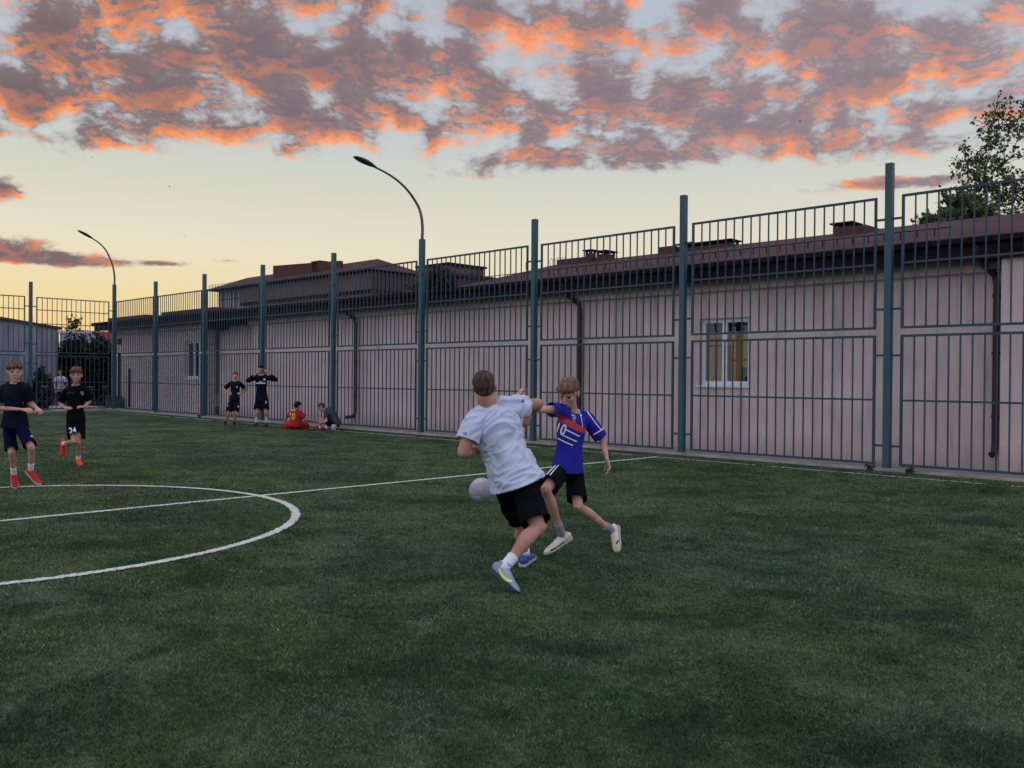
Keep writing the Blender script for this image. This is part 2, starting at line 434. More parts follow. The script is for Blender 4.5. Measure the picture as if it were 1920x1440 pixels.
S_HALF = -3.91; NC = -12.01; RC = 3.0; N_TOUCH = -0.82; S_GOAL = -30.2
def ribbon(name, pts, w, z, closed=False, gaps=False):
    """painted line with frayed edges; pts in the fence frame"""
    mb = MB(); rnd = random.Random(3); L = []; n = len(pts)
    for i, (s_, n_) in enumerate(pts):
        a_ = Vector(pts[max(i - 1, 0)]); b_ = Vector(pts[min(i + 1, n - 1)]); t_ = (b_ - a_).normalized(); q = Vector((-t_.y, t_.x))
        jl = w / 2 + rnd.uniform(-.012, .014); jr = w / 2 + rnd.uniform(-.012, .014)
        L.append(((s_ + q.x * jl, n_ + q.y * jl, z), (s_ - q.x * jr, n_ - q.y * jr, z)))
    vs = [p for l in L for p in l]; fs = []
    for i in range(n - 1):
        if gaps:
            g = mnoise.noise(Vector((pts[i][0] * 1.3, pts[i][1] * 1.3, 4.0)))
            if g > 0.12 + 0.25 * rnd.random(): continue
        fs.append((2 * i, 2 * i + 1, 2 * i + 3, 2 * i + 2))
    mb.add(vs, fs)
    o = mb.build(name, M_LINE, matrix=Matrix.Translation(P0) @ FR)
    return tag(o, kind='structure')
def seg(p, q, step=0.02):
    n = int(max(2, (Vector(q) - Vector(p)).length / step)); return [(p[0] + (q[0] - p[0]) * i / n, p[1] + (q[1] - p[1]) * i / n) for i in range(n + 1)]
ribbon('halfway_line', seg((S_HALF, N_TOUCH), (S_HALF, -24)), 0.085, 0.006)
ribbon('centre_circle', [(S_HALF + RC * cos(2 * pi * i / 900), NC + RC * sin(2 * pi * i / 900)) for i in range(901)], 0.085, 0.010)
ribbon('touchline', seg((S_GOAL, N_TOUCH), (6, N_TOUCH), 0.04), 0.06, 0.0045, gaps=True)
ribbon('goal_line', seg((S_GOAL, N_TOUCH), (S_GOAL, -24), 0.04), 0.06, 0.008, gaps=True)

# turf fibres: too many to count; dense near the camera and thinner away
def on_line(S, Nn):
    r = np.hypot(S - S_HALF, Nn - NC)
    return ((np.abs(S - S_HALF) < 0.042) & (Nn < N_TOUCH)) | (np.abs(r - RC) < 0.042)
def build_grass():
    n = 900000
    Y = 2.2 * (30.0 / 2.2) ** rng.random(n)
    X = (rng.random(n) * 2 - 1) * (0.64 * Y + 0.7)
    S = (X - P0.x) * A.x + (Y - P0.y) * A.y; Nn = (X - P0.x) * N.x + (Y - P0.y) * N.y
    k = (Nn < -0.12) & (S > -31) & (rng.random(n) > np.clip((Y - 9) / 21, 0, 1)); X, Y, S, Nn = X[k], Y[k], S[k], Nn[k]; n = len(X)
    clump = np.sin(X * 7.3 + 2 * np.sin(Y * 3.1)) * np.sin(Y * 6.1 + 2 * np.sin(X * 4.3)) * 0.5 + 0.5
    h = (0.007 + 0.011 * rng.random(n)) * (0.75 + 0.5 * clump)
    w = 0.0009 * (0.7 + 0.9 * rng.random(n)) * np.maximum(1, Y / 2.6)
    ang = rng.random(n) * 2 * pi; lean = (0.3 + 1.1 * rng.random(n)) * h; la = rng.random(n) * 2 * pi
    v = np.empty((n, 4, 3)); cx, sx = np.cos(ang) * w, np.sin(ang) * w
    lx, ly = np.cos(la) * lean, np.sin(la) * lean
    v[:, 0] = np.stack([X - cx, Y - sx, np.zeros(n)], 1); v[:, 1] = np.stack([X + cx, Y + sx, np.zeros(n)], 1)
    v[:, 2] = np.stack([X + lx * .45 + cx * .8, Y + ly * .45 + sx * .8, h * .65], 1); v[:, 3] = np.stack([X + lx, Y + ly, h], 1)
    me = bpy.data.meshes.new('grass'); me.vertices.add(n * 4); me.vertices.foreach_set('co', v.reshape(-1))
    me.loops.add(n * 6); me.polygons.add(n * 2)
    b = np.arange(n) * 4; li = np.stack([b, b + 1, b + 2, b, b + 2, b + 3], 1).reshape(-1)
    me.loops.foreach_set('vertex_index', li.astype(np.int32))
    me.polygons.foreach_set('loop_start', np.arange(n * 2, dtype=np.int32) * 3)
    mi = np.repeat(on_line(S, Nn).astype(np.int32), 2)
    me.materials.append(M_BLADE); me.materials.append(M_LINE)
    me.polygons.foreach_set('material_index', mi)
    at_ = me.attributes.new('shade', 'FLOAT', 'POINT')
    sh = rng.random(n) ** 1.3; sh = np.repeat(sh, 4); at_.data.foreach_set('value', sh.astype(np.float32))
    me.update(calc_edges=True)
    o = bpy.data.objects.new('grass', me); col.objects.link(o)
    tag(o, 'short dark green artificial turf fibres covering the pitch', 'grass', kind='stuff')
build_grass()

# ------------------------------------------------------------------ fences
PH = 4.96
def post_mesh(h=PH, w=0.055):
    mb = MB(); mb.box((-w, -w, -0.1), (w, w, h)); mb.box((-w - .003, -w - .003, h), (w + .003, w + .003, h + 0.006)); return mb
def panel(mb, L, z0, z1, rails, nb, lugs=(), t=0.019, bt=0.0103):
    """welded panel: square frame, cross rails and round bars, local x from 0 to L"""
    mb.box((0, -t, z0), (2 * t, t, z1)); mb.box((L - 2 * t, -t, z0), (L, t, z1))
    mb.box((2 * t, -t, z0), (L - 2 * t, t, z0 + 2 * t)); mb.box((2 * t, -t, z1 - 2 * t), (L - 2 * t, t, z1))
    for r in rails: mb.box((2 * t, -t * .8, r - t * .8), (L - 2 * t, t * .8, r + t * .8))
    for zc_ in lugs:
        mb.box((-.145, -0.011, zc_ - .018), (0, 0.011, zc_ + .018)); mb.box((L, -0.011, zc_ - .018), (L + .145, 0.011, zc_ + .018))
    zs = [z0 + 2 * t] + [q for r in rails for q in (r - t * .8, r + t * .8)] + [z1 - 2 * t]
    for i in range(1, nb):
        x = 2 * t + (L - 4 * t) * i / nb + random.uniform(-.004, .004)
        for k in range(0, len(zs), 2): mb.box((x - bt, -bt, zs[k]), (x + bt, bt, zs[k + 1]))
def build_fence(name, label, origin, rot, spans, bay, rails_up, nb, lamps, first_post, zconn, posts):
    f = empty(name, origin, rot, label, 'fence')
    g = 0.20
    mb = MB(); panel(mb, bay - 2 * g, 2.28, 4.42, rails_up, nb, ZC[2:]); up0 = mb.build('upper_panel', M_BAR, f)
    mb = MB(); panel(mb, bay - 2 * g, 0.09, 2.19, [1.14], nb, ZC[:2]); lo0 = mb.build('lower_panel', M_BAR, f)
    pm = post_mesh().build('post', M_TEAL, f)
    for i, k in enumerate(spans):
        for src, first in ((up0, i == 0), (lo0, i == 0)):
            o = src if first else src.copy()
            if not first: col.objects.link(o)
            o.parent = f; o.location = (k * bay + g, 0, random.uniform(-.006, .006))
    done = False
    for k in posts:
        if k in lamps: c0 = None
        else:
            o = pm if not done else pm.copy()
            if done: col.objects.link(o)
            o.parent = f; o.location = (k * bay, 0, random.uniform(-.02, .02)); done = True
    return f
ZC = (0.40, 1.86, 2.60, 4.05)
build_fence('metal_fence', 'long tall teal bar fence running past the pink-grey building', tuple(P0), FZ, range(-8, 2), SP, [3.33], 20, (-3, -8), 0, ZC, list(range(-8, 3)))
CORNER = W(-8 * SP, 0)
build_fence('metal_fence', 'teal bar fence across the far left end, in front of the grey shed', tuple(CORNER), (0, 0, YAW - pi / 2), range(0, 5), 3.14, [3.93, 3.40], 15, (0,), 0, ZC, list(range(0, 6)))

def street_lamp(s, label, arm, zb, rise):
    t = empty('street_lamp', W(s, 0), FZ, label, 'street lamp', 'street lamps rising from the fence')
    post_mesh(zb, 0.06).build('pole', M_TEAL, t)
    pts = [(0, -x, z) for (x, z) in arm]
    rad = [0.040 - 0.016 * i / (len(pts) - 1) for i in range(len(pts))]
    m = MB(); m.tube(pts, rad, 10); m.build('arm', M_LAMP, t, smooth=True)
    # head: a flat drop-shaped housing following the end of the arm
    a_ = Vector(pts[-2]); b_ = Vector(pts[-1]); d = (b_ - a_).normalized(); x_ = Vector((1, 0, 0)); y_ = d.cross(x_).normalized()
    m = MB(); rings = []; prof = [(-.05, .035, .03), (.02, .05, .04), (.10, .085, .06), (.28, .125, .075), (.45, .12, .06), (.56, .085, .04), (.62, .03, .015)]
    vs = []; seg_ = 12
    for (q, rx, ry) in prof:
        for k in range(seg_):
            an = 2 * pi * k / seg_; yy = sin(an) * ry; yy = yy * (0.45 if yy * y_.z < 0 else 1.0)
            vs.append(b_ + d * q + x_ * cos(an) * rx + y_ * yy)
    fs = [(i * seg_ + k, i * seg_ + (k + 1) % seg_, (i + 1) * seg_ + (k + 1) % seg_, (i + 1) * seg_ + k) for i in range(len(prof) - 1) for k in range(seg_)]
    fs += [tuple(range(seg_)), tuple((len(prof) - 1) * seg_ + k for k in range(seg_))]
    m.add(vs, fs); hd = m.build('lamp_head', M_LAMPHEAD, t, smooth=True)
    return t
def arm_curve(pts):
    out = []; n = len(pts)
    for i in range(n - 1):
        p0, p1, p2, p3 = pts[max(i - 1, 0)], pts[i], pts[i + 1], pts[min(i + 2, n - 1)]
        for k in range(5):
            u = k / 5
            out.append(tuple(0.5 * ((2 * p1[j]) + (-p0[j] + p2[j]) * u + (2 * p0[j] - 5 * p1[j] + 4 * p2[j] - p3[j]) * u * u + (-p0[j] + 3 * p1[j] - 3 * p2[j] + p3[j]) * u ** 3) for j in (0, 1)))
    out.append(pts[-1]); return out
street_lamp(-3 * SP, 'nearer, larger curved street lamp rising from the middle of the long fence', arm_curve([(0, 4.93), (0, 5.34), (.10, 5.70), (.37, 6.02), (.71, 6.26), (1.1, 6.42), (1.50, 6.52)]), 4.94, 0)
street_lamp(-8 * SP, 'farther curved street lamp at the left corner where the two fences meet', arm_curve([(0, 5.05), (.0, 5.50), (.09, 5.95), (.28, 6.38), (.46, 6.62), (.68, 6.80), (.88, 6.90)]), 5.12, 0)

# ------------------------------------------------------------------ long low building behind the fence
mbk = MB(); mbk.box((-34.2, -0.14, -0.05), (6.3, 0.92, 0.045))
tag(mbk.build('concrete_kerb', M_CONC, matrix=Matrix.Translation(P0) @ FR), 'concrete strip between the fence and the pink-grey building', kind='structure')

B = empty('low_building', P0, FZ, 'long low pink-grey building with dark eaves and red-brown metal roof behind the fence', 'building')
WN = 0.92
WX0, WX1, WZ0, WZ1 = -4.14, -3.03, 1.34, 2.66          # window by the right
VX0, VX1, VZ0, VZ1 = -27.0, -25.85, 1.34, 2.74         # window by the left
def wall_with_hole(mb, x0, x1, z0, z1, y0, y1, hole=None):
    if not hole: mb.box((x0, y0, z0), (x1, y1, z1)); return
    a_, b_, c_, d_ = hole
    mb.box((x0, y0, z0), (a_, y1, z1)); mb.box((b_, y0, z0), (x1, y1, z1)); mb.box((a_, y0, z0), (b_, y1, c_)); mb.box((a_, y0, d_), (b_, y1, z1))
m = MB(); wall_with_hole(m, -21.9, 1.52, 0.0, 3.6, WN, WN + .35, (WX0, WX1, WZ0, WZ1)); m.build('wall', M_WALL, B)
m = MB(); wall_with_hole(m, -34.0, -25.2, 0.0, 3.6, WN, WN + .35, (VX0, VX1, VZ0, VZ1)); m.box((-34.0, WN + .35, 0), (-33.65, 7.0, 3.6)); m.build('wall', M_PEBBLE, B)
m = MB(); m.box((-25.2, WN + .5, 0.0), (-21.9, WN + .85, 3.6)); m.build('recessed_wall', M_WALL, B)
m = MB(); m.box((-25.2, WN - .08, 3.12), (-24.5, WN + .5, 3.6)); m.box((-24.5, WN + .1, 3.25), (-21.9, WN + .5, 3.6)); m.build('porch_canopy', M_BROWN, B)
m = MB(); m.box((1.52, 0.48, 0.0), (6.5, 7.4, 3.42)); m.build('projecting_wall', M_WALL, B)
m = MB(); m.box((1.46, 0.40, 3.42), (6.6, 7.4, 3.47)); m.build('wall_capping', M_PIPE, B)
# cornice band standing 4 cm proud
m = MB()
for (x0, x1) in ((-34.0, -25.2), (-21.9, 1.50)): m.box((x0, WN - .14, 3.19), (x1, WN, 3.40))
m.build('cornice', M_WALL, B)
m = MB(); m.box((-34.6, 0.40, 3.34), (6.6, 0.43, 3.62)); m.box((-34.6, 0.43, 3.38), (6.6, WN, 3.41)); m.box((-34.6, .43, 3.38), (-34.57, 7.2, 3.62)); m.build('fascia', M_BROWN, B)
# gutter: open brackets with the light showing between
m = MB(); m.box((-34.7, 0.30, 3.60), (6.7, 0.41, 3.675))
x = -34.6
while x < 6.5:
    m.box((x, 0.28, 3.58), (x + .02, 0.42, 3.69)); x += 0.30
m.build('gutter', M_BROWN, B)
# roofs
def roof_prism(mb, x0, x1, pts, hip0=0.0):
    n = len(pts)
    mb.add([(x0 + (hip0 * p[2] if len(p) > 2 else 0), p[0], p[1]) for p in pts] + [(x1, p[0], p[1]) for p in pts],
           [tuple(range(n))[::-1], tuple(range(n, 2 * n))] + [(i, (i + 1) % n, n + (i + 1) % n, n + i) for i in range(n)])
m = MB(); roof_prism(m, -10.9, 6.6, [(.36, 3.66), (.36, 3.70), (4.0, 4.60), (7.7, 3.72), (7.7, 3.62)]); rf = m.build('roof', M_ROOF, B)
m = MB(); roof_prism(m, -34.6, -10.9, [(.36, 3.66), (.36, 3.70), (1.6, 3.76), (7.2, 3.74), (7.2, 3.62)]); m.build('roof', M_ROOF, B)
m = MB(); m.box((-29.0, 0.9, 3.72), (-24.6, 3.0, 3.93)); m.box((-34.4, .9, 3.72), (-30.5, 3.0, 3.92)); m.build('roof_parapet', M_REDBROWN, B)
def roof_z(n): return 3.70 + (n - .36) * (0.90 / 3.64)
def chimney(x0, x1, n0, n1, z1, cap=True, name='chimney'):
    m = MB(); m.box((x0, n0, roof_z(n0) - .15), (x1, n1, z1)); o = m.build(name, M_REDBROWN, rf)
    if cap:
        m = MB(); m.box((x0 - .06, n0 - .06, z1 + .06), (x1 + .06, n1 + .06, z1 + .09))
        for (a_, b_) in ((x0, n0), (x1 - .05, n0), (x0, n1 - .05), (x1 - .05, n1 - .05)): m.box((a_, b_, z1), (a_ + .05, b_ + .05, z1 + .06))
        m.build('chimney_cap', M_BROWN, rf)
chimney(-10.5, -9.35, 3.7, 4.5, 4.68, False, 'dormer_box')
chimney(-9.65, -9.45, 3.9, 4.1, 4.80, True, 'vent_pipe')
chimney(-9.10, -8.80, 3.7, 4.1, 4.70)
chimney(-7.12, -6.7, 3.7, 4.4, 4.70, False, 'dormer_box')
chimney(-6.55, -5.2, 3.8, 4.2, 4.63)
chimney(-2.66, -2.28, 3.7, 4.1, 4.68)
chimney(-2.40, -1.75, 3.2, 4.3, 4.58, False, 'dormer_box')
m = MB(); m.tube([(-10.6, 2.6, 4.32), (-10.6, 2.6, 4.52)], .012); 
for i in range(40):
    x = -10.6 + i * .28; m.box((x, 1.05, 3.86), (x + .015, 1.065, 4.0))
m.box((-10.6, 1.05, 3.99), (0.6, 1.07, 4.005)); m.build('snow_guard', M_BROWN, rf)
m = MB()
for k in range(6):
    m.tube([(-11.0 + .1 * k, 4, 4.55), (-11.03 + .1 * k, 4, 4.72), (-10.98 + .1 * k, 4, 4.8), (-10.93 + .1 * k, 4, 4.72)], .006, 5)
m.build('roof_wire', M_BROWN, rf)
# downpipes
def downpipe(x, ztop, zbot, foot, hop=False):
    m = MB(); y = WN - .11
    m.tube([(x - .18, 0.42, 3.58), (x - .18, .45, 3.42), (x - .14, .55, 3.30), (x - .02, y - .02, 3.12), (x, y, 2.98), (x, y, zbot + .15), (x - foot * .15, y - .02, zbot + .03), (x - foot, y - .08, zbot)], .052, 12)
    for z in (0.9, 1.9, 2.8): m.tube([(x, y, z - .02), (x, y, z + .02)], .062, 12)
    m.build('downpipe', M_PIPE, B, smooth=False)
downpipe(-7.2, 3.4, .25, .1); downpipe(-15.75, 3.4, .25, .35); downpipe(1.36, 3.4, .3, .03)
m = MB(); m.box((1.22, .60, 3.20), (1.48, .80, 3.44)); m.build('rain_hopper', M_PIPE, B)
for (x, z0, z1) in ((-33.05, 0.1, 2.4), (-32.0, 0.1, 1.7)):
    m = MB(); m.tube([(x, WN - .05, z0), (x, WN - .05, z1)], .05, 8); m.build('conduit', M_BROWN, B)
m = MB(); m.box((-33.3, WN - .04, 2.75), (-32.9, WN, 3.0)); m.build('wall_vent', M_BROWN, B)
# windows
def window(x0, x1, z0, z1, split, room):
    yf = WN + .10; t_ = 0.08
    fr = MB(); fr.box((x0, yf, z0), (x0 + t_, yf + .06, z1)); fr.box((x1 - t_, yf, z0), (x1, yf + .06, z1))
    fr.box((x0 + t_, yf, z0), (x1 - t_, yf + .06, z0 + t_)); fr.box((x0 + t_, yf, z1 - t_), (x1 - t_, yf + .06, z1))
    fr.box((split - .055, yf - .004, z0 + t_), (split + .055, yf + .056, z1 - t_))
    w = fr.build('window', M_WHITEF, B)
    g = MB(); g.box((x0 + t_, yf + .028, z0 + t_), (x1 - t_, yf + .034, z1 - t_)); g.build('pane', M_GLASS, w)
    s_ = MB(); s_.box((x0 - .04, WN - .05, z0 - .045), (x1 + .04, yf, z0 - .002)); s_.build('sill', M_WHITEF, w)
    r = MB()   # a shallow room behind the glass
    d0, d1 = WN + .355, WN + 2.3; e = .5
    r.add([(x0 - e, d1, z0 - .6), (x1 + e, d1, z0 - .6), (x1 + e, d1, z1 + .2), (x0 - e, d1, z1 + .2)], [(0, 1, 2, 3)])
    r.add([(x0 - e, d0, z0 - .6), (x0 - e, d1, z0 - .6), (x0 - e, d1, z1 + .2), (x0 - e, d0, z1 + .2)], [(0, 1, 2, 3)])
    r.add([(x1 + e, d0, z0 - .6), (x1 + e, d1, z0 - .6), (x1 + e, d1, z1 + .2), (x1 + e, d0, z1 + .2)], [(0, 1, 2, 3)])
    r.add([(x0 - e, d0, z1 + .2), (x1 + e, d0, z1 + .2), (x1 + e, d1, z1 + .2), (x0 - e, d1, z1 + .2)], [(0, 1, 2, 3)])
    r.add([(x0 - e, d0, z0 - .6), (x1 + e, d0, z0 - .6), (x1 + e, d1, z0 - .6), (x0 - e, d1, z0 - .6)], [(0, 1, 2, 3)])
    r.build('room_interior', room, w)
    return w
M_ROOM = mat('glowing_ochre_room_wall', rgb(184, 158, 104), 0.9, 0.4, 1.5, emit=(0.30, 0.20, 0.10, 0.24))  # walls given a faint glow in place of the room's own lighting
M_ROOM2 = mat('dim_room_wall', rgb(150, 160, 160), 0.9, 0.4, 1.5)
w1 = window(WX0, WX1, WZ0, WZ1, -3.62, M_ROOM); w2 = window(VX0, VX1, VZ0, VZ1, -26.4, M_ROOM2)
m = MB(); m.box((-4.6, WN + .5, 2.42), (-2.5, WN + .52, 2.8)); m.build('reflection_band', mat('dark_reflection', (.02, .022, .026), .8, .4, 6), w1)  # dark sheet stands in for trees mirrored in the upper glass
ch = MB(); ch.prism([(-3.50, 1.3), (-3.14, 1.3), (-3.20, 1.70), (-3.46, 1.70)], WN + .45, WN + .52, axis=1); chair = ch.build('office_chair', M_BLACK, None)
chair.matrix_world = Matrix.Translation(P0) @ FR
tag(chair, 'black backrest of an office chair seen inside the yellow-lit window', 'chair')

# green cabinet and dark crate at the far end of the building
m = MB(); m.box((-33.4, .42, 0.045), (-32.5, .78, 0.50)); gb = m.build('utility_cabinet', M_GREENBOX, matrix=Matrix.Translation(P0) @ FR)
m = MB(); m.box((-33.43, .39, .50), (-32.47, .81, .53)); ld = m.build('lid', M_GREENBOX, gb)
tag(gb, 'small green metal cabinet at the foot of the wall by the corner lamp', 'cabinet')

# ------------------------------------------------------------------ larger building behind
G = empty('large_building', P0, FZ, 'large grey-brown hip-roofed building rising behind the low one', 'building')
m = MB(); m.box((-53.0, 15.6, 0), (-34.9, 19, 7.4)); m.build('wall', M_WHITEWALL, G)
m = MB(); m.box((-49.3, 15.25, 6.32), (-34.6, 18.7, 7.30)); m.build('upper_cladding', M_GREYB, G)
m = MB(); x = -49.2
while x < -34.7:
    m.box((x, 15.20, 6.15), (x + .12, 15.26, 6.32)); m.box((x, 15.16, 7.30), (x + .14, 15.26, 7.42)); x += .34
m.box((-49.3, 15.18, 6.10), (-34.6, 15.25, 6.15)); m.build('bracket_row', M_BROWN, G)
m = MB()
for k in range(7): m.box((-52.9 + k * .6, 15.56, 5.0), (-52.87 + k * .6, 15.6, 7.3))
for z in (5.9, 6.7): m.box((-52.9, 15.57, z), (-49.3, 15.6, z + .04))
m.build('panel_joints', M_BROWN, G)
m = MB(); n_ = 0
for k in range(13): m.box((-34.6, 15.35 + k * .28, 4.5), (-34.55, 15.5 + k * .28, 7.25))
m.build('side_slats', M_PIPE, G)
m = MB(); m.add([(-53.6, 14.9, 7.42), (-34.3, 14.9, 7.42), (-34.3, 19.1, 7.42), (-53.6, 19.1, 7.42), (-51.5, 17, 8.32), (-36.4, 17, 8.32),
                (-53.6, 14.9, 7.36), (-34.3, 14.9, 7.36), (-34.3, 19.1, 7.36), (-53.6, 19.1, 7.36)],
               [(0, 1, 5, 4), (1, 2, 5), (2, 3, 4, 5), (3, 0, 4), (6, 7, 1, 0), (7, 8, 2, 1), (8, 9, 3, 2), (9, 6, 0, 3), (9, 8, 7, 6)])
gr = m.build('roof', M_ROOF, G)
m = MB(); m.prism([(-46.2, 7.6), (-46.2, 8.62), (-38.6, 8.3), (-38.6, 7.6)], 15.9, 16.1, axis=1); m.build('roof_parapet', M_REDBROWN, gr)
m = MB(); m.box((-41.6, 15.9, 7.7), (-40.8, 16.4, 8.44)); m.box((-41.68, 15.85, 8.44), (-40.72, 16.45, 8.50)); m.build('chimney', M_REDBROWN, gr)
m = MB(); x = -53.2
while x < -46.4:
    m.box((x, 15.0, 7.45), (x + .03, 15.03, 7.72)); m.box((x, 15.0, 7.72), (x + .45, 15.02, 7.74)); m.box((x, 15.0, 7.58), (x + .45, 15.02, 7.60)); x += .45
m.build('roof_railing', M_LAMP, gr)
m = MB(); m.box((-30.3, 15.0, 0), (-27.95, 17.5, 7.1)); m.build('stair_block', M_GREYB, G)
m = MB(); m.box((-30.4, 14.9, 7.1), (-27.8, 17.6, 7.2)); m.build('stair_block_roof', M_BROWN, G)
m = MB(); m.prism([(-34.3, 0), (-34.3, 5.6), (-28, 6.62), (-23.4, 5.84), (-19.0, 5.15), (-19.0, 0)], 15.4, 17.2, axis=1); m.build('wing_wall', M_GREYB, G)
m = MB(); m.prism([(-28.0, 6.62), (-28.0, 6.74), (-18.6, 5.24), (-18.6, 5.10)], 14.8, 17.6, axis=1); m.build('wing_roof', M_ROOF, G)

# ------------------------------------------------------------------ shed and far things on the left
SHO = -8 * SP - 5.0
m = MB(); pts = []
y = -0.5; k = 0
S_ = empty('metal_shed', P0, FZ, 'grey corrugated metal shed with a brown roof edge behind the end fence', 'shed')
vs = []; fs = []; n_ = 240
for i in range(n_ + 1):
    y = -0.5 - i * 0.05; q = 0.02 if (i // 2) % 2 else 0.0; zt = 3.47 + (-0.5 - y) * 0.135 if y > -8 else 4.48 - (-8 - y) * .135
    vs += [(SHO + q, y, 0), (SHO + q, y, zt)]
for i in range(n_): fs.append((2 * i, 2 * i + 1, 2 * i + 3, 2 * i + 2))
m.add(vs, fs); m.build('front_cladding', M_CORR, S_)
m = MB(); m.box((SHO - 6, -.5, 0), (SHO, -.46, 3.3)); m.build('side_wall', M_BROWN, S_)
m = MB(); m.add([(SHO - 6, -.35, 3.43), (SHO + .12, -.35, 3.43), (SHO + .12, -8, 4.46), (SHO - 6, -8, 4.46), (SHO - 6, -.35, 3.54), (SHO + .12, -.35, 3.54), (SHO + .12, -8, 4.57), (SHO - 6, -8, 4.57)],
                [(0, 1, 2, 3), (4, 5, 6, 7), (0, 1, 5, 4), (1, 2, 6, 5), (2, 3, 7, 6), (3, 0, 4, 7)]); m.build('roof', M_REDBROWN, S_)
m = MB(); m.box((SHO + .02, -1.62, 3.64), (SHO + .08, -1.55, 3.95)); m.build('vent_pipe', M_REDBROWN, S_)
# distant warehouse with red end
p = at(112, 640, 80); q = at(187, 640, 80)
D = empty('distant_warehouse', (0, 0, 0), None, 'distant pale flat building with a red end panel seen over the bushes', 'building')
m = MB(); m.box((p.x, 80, 0), (q.x, 92, at(150, 625, 80).z)); m.build('wall', mat('lilac_far_wall', rgb(176, 168, 184), .8, .3, .3), D)
m = MB(); m.box((p.x - .3, 79.8, at(150, 625, 80).z), (q.x + .2, 92.2, at(150, 620, 80).z)); m.build('roof', mat('pale_far_roof', rgb(196, 186, 196), .8, .3, .3), D)
m = MB(); m.box((q.x + .05, 79.7, 0), (q.x + .40, 92, at(190, 622, 80).z)); m.build('red_end_panel', mat('red_panel', rgb(150, 48, 44), .6, .3, 1), D)

# ------------------------------------------------------------------ people
def skin_mat(name, c, d):
    m = bpy.data.materials.new(name); m.use_nodes = True
    t = NT(m.node_tree); b = m.node_tree.nodes['Principled BSDF']; b.inputs['Roughness'].default_value = 0.55
    b.inputs['Specular IOR Level'].default_value = 0.35
    tc = t.node('ShaderNodeTexCoord').outputs['Object']
    f = t.noise(tc, 9, 5, 0.6)
    t.l.new(t.mix(t.rng(f, 0.35, 0.65), c, d), b.inputs['Base Color'])
    b.inputs['Subsurface Weight'].default_value = 0.08; b.inputs['Subsurface Radius'].default_value = (0.01, 0.004, 0.002)
    return m
def cloth_mat(name, c, d=None, scale=5.0, rough=0.85, spec=.2):
    m = mat(name, c, rough, 0.7, scale, 0, 0.35, 260, dark=d if d else tuple(x * .72 for x in c[:3]) + (1,), spec=spec)
    return m
SKIN_A = skin_mat('skin_tanned', rgb(190, 142, 120), rgb(166, 116, 98))
SKIN_B = skin_mat('skin_pale', rgb(202, 156, 136), rgb(176, 126, 110))
M_EYE = mat('eye_dark', (0.03, 0.022, 0.018), 0.25)
M_LIP = mat('lip', rgb(150, 84, 76), 0.5)

def hair_mat(name, a, b_):
    m = bpy.data.materials.new(name); m.use_nodes = True
    t = NT(m.node_tree); b = m.node_tree.nodes['Principled BSDF']; b.inputs['Roughness'].default_value = 0.6; b.inputs['Specular IOR Level'].default_value = 0.2
    tc = t.node('ShaderNodeTexCoord').outputs['Object']
    f = t.noise(t.vm('MULTIPLY', tc, (1, 1, .22)), 45, 4, 0.6)
    t.l.new(t.mix(t.rng(f, 0.38, 0.62), a, b_), b.inputs['Base Color'])
    return m
HAIR_BROWN = hair_mat('hair_dark_brown', rgb(92, 66, 50), rgb(46, 32, 26))
HAIR_GINGER = hair_mat('hair_ginger', rgb(140, 104, 76), rgb(82, 58, 43))
HAIR_LIGHT = hair_mat('hair_light_brown', rgb(112, 82, 60), rgb(60, 42, 32))
HAIR_BLACK = hair_mat('hair_black', rgb(24, 19, 20), rgb(8, 7, 8))

def loft(mb, st, side, seg=14, caps=(True, True)):
    """closed tube through stations (pos, rx, ry); rx is measured along `side`"""
    st = [(Vector(p), rx, ry) for p, rx, ry in st]
    def ext(p, d, rx, ry):
        r = min(rx, ry)
        return [(p + d * r * .45, rx * .86, ry * .86), (p + d * r * .80, rx * .55, ry * .55), (p + d * r * .95, rx * .22, ry * .22)]
    if caps[1]: d = (st[-1][0] - st[-2][0]).normalized(); st = st + ext(st[-1][0], d, st[-1][1], st[-1][2])
    if caps[0]: d = (st[0][0] - st[1][0]).normalized(); st = ext(st[0][0], d, st[0][1], st[0][2])[::-1] + st
    vs = []; n = len(st)
    side = Vector(side)
    for i, (p, rx, ry) in enumerate(st):
        t = (st[min(i + 1, n - 1)][0] - st[max(i - 1, 0)][0])
        if t.length < 1e-7: t = Vector((0, 0, 1))
        t.normalize(); x = side - t * side.dot(t)
        if x.length < 0.05: x = t.orthogonal()
        x.normalize(); y = t.cross(x)
        for k in range(seg):
            an = 2 * pi * k / seg; vs.append(p + x * cos(an) * rx + y * sin(an) * ry)
    fs = [(i * seg + k, i * seg + (k + 1) % seg, (i + 1) * seg + (k + 1) % seg, (i + 1) * seg + k) for i in range(n - 1) for k in range(seg)]
    fs += [tuple(range(seg))[::-1], tuple((n - 1) * seg + k for k in range(seg))]
    mb.add(vs, fs)
def ell(mb, c, ax, ay, az, seg=16, rings=10):
    """ellipsoid with semi-axis vectors"""
    c = Vector(c); vs = [c + az]
    for i in range(1, rings):
        ph = pi * i / rings
        for k in range(seg):
            th = 2 * pi * k / seg; vs.append(c + az * cos(ph) + (ax * cos(th) + ay * sin(th)) * sin(ph))
    vs.append(c - az); fs = [(0, 1 + k, 1 + (k + 1) % seg) for k in range(seg)]
    for i in range(rings - 2):
        for k in range(seg):
            a_ = 1 + i * seg + k; b_ = 1 + i * seg + (k + 1) % seg; fs.append((a_, a_ + seg, b_ + seg, b_))
    e = len(vs) - 1; fs += [(e, 1 + (rings - 2) * seg + (k + 1) % seg, 1 + (rings - 2) * seg + k) for k in range(seg)]
    mb.add(vs, fs)

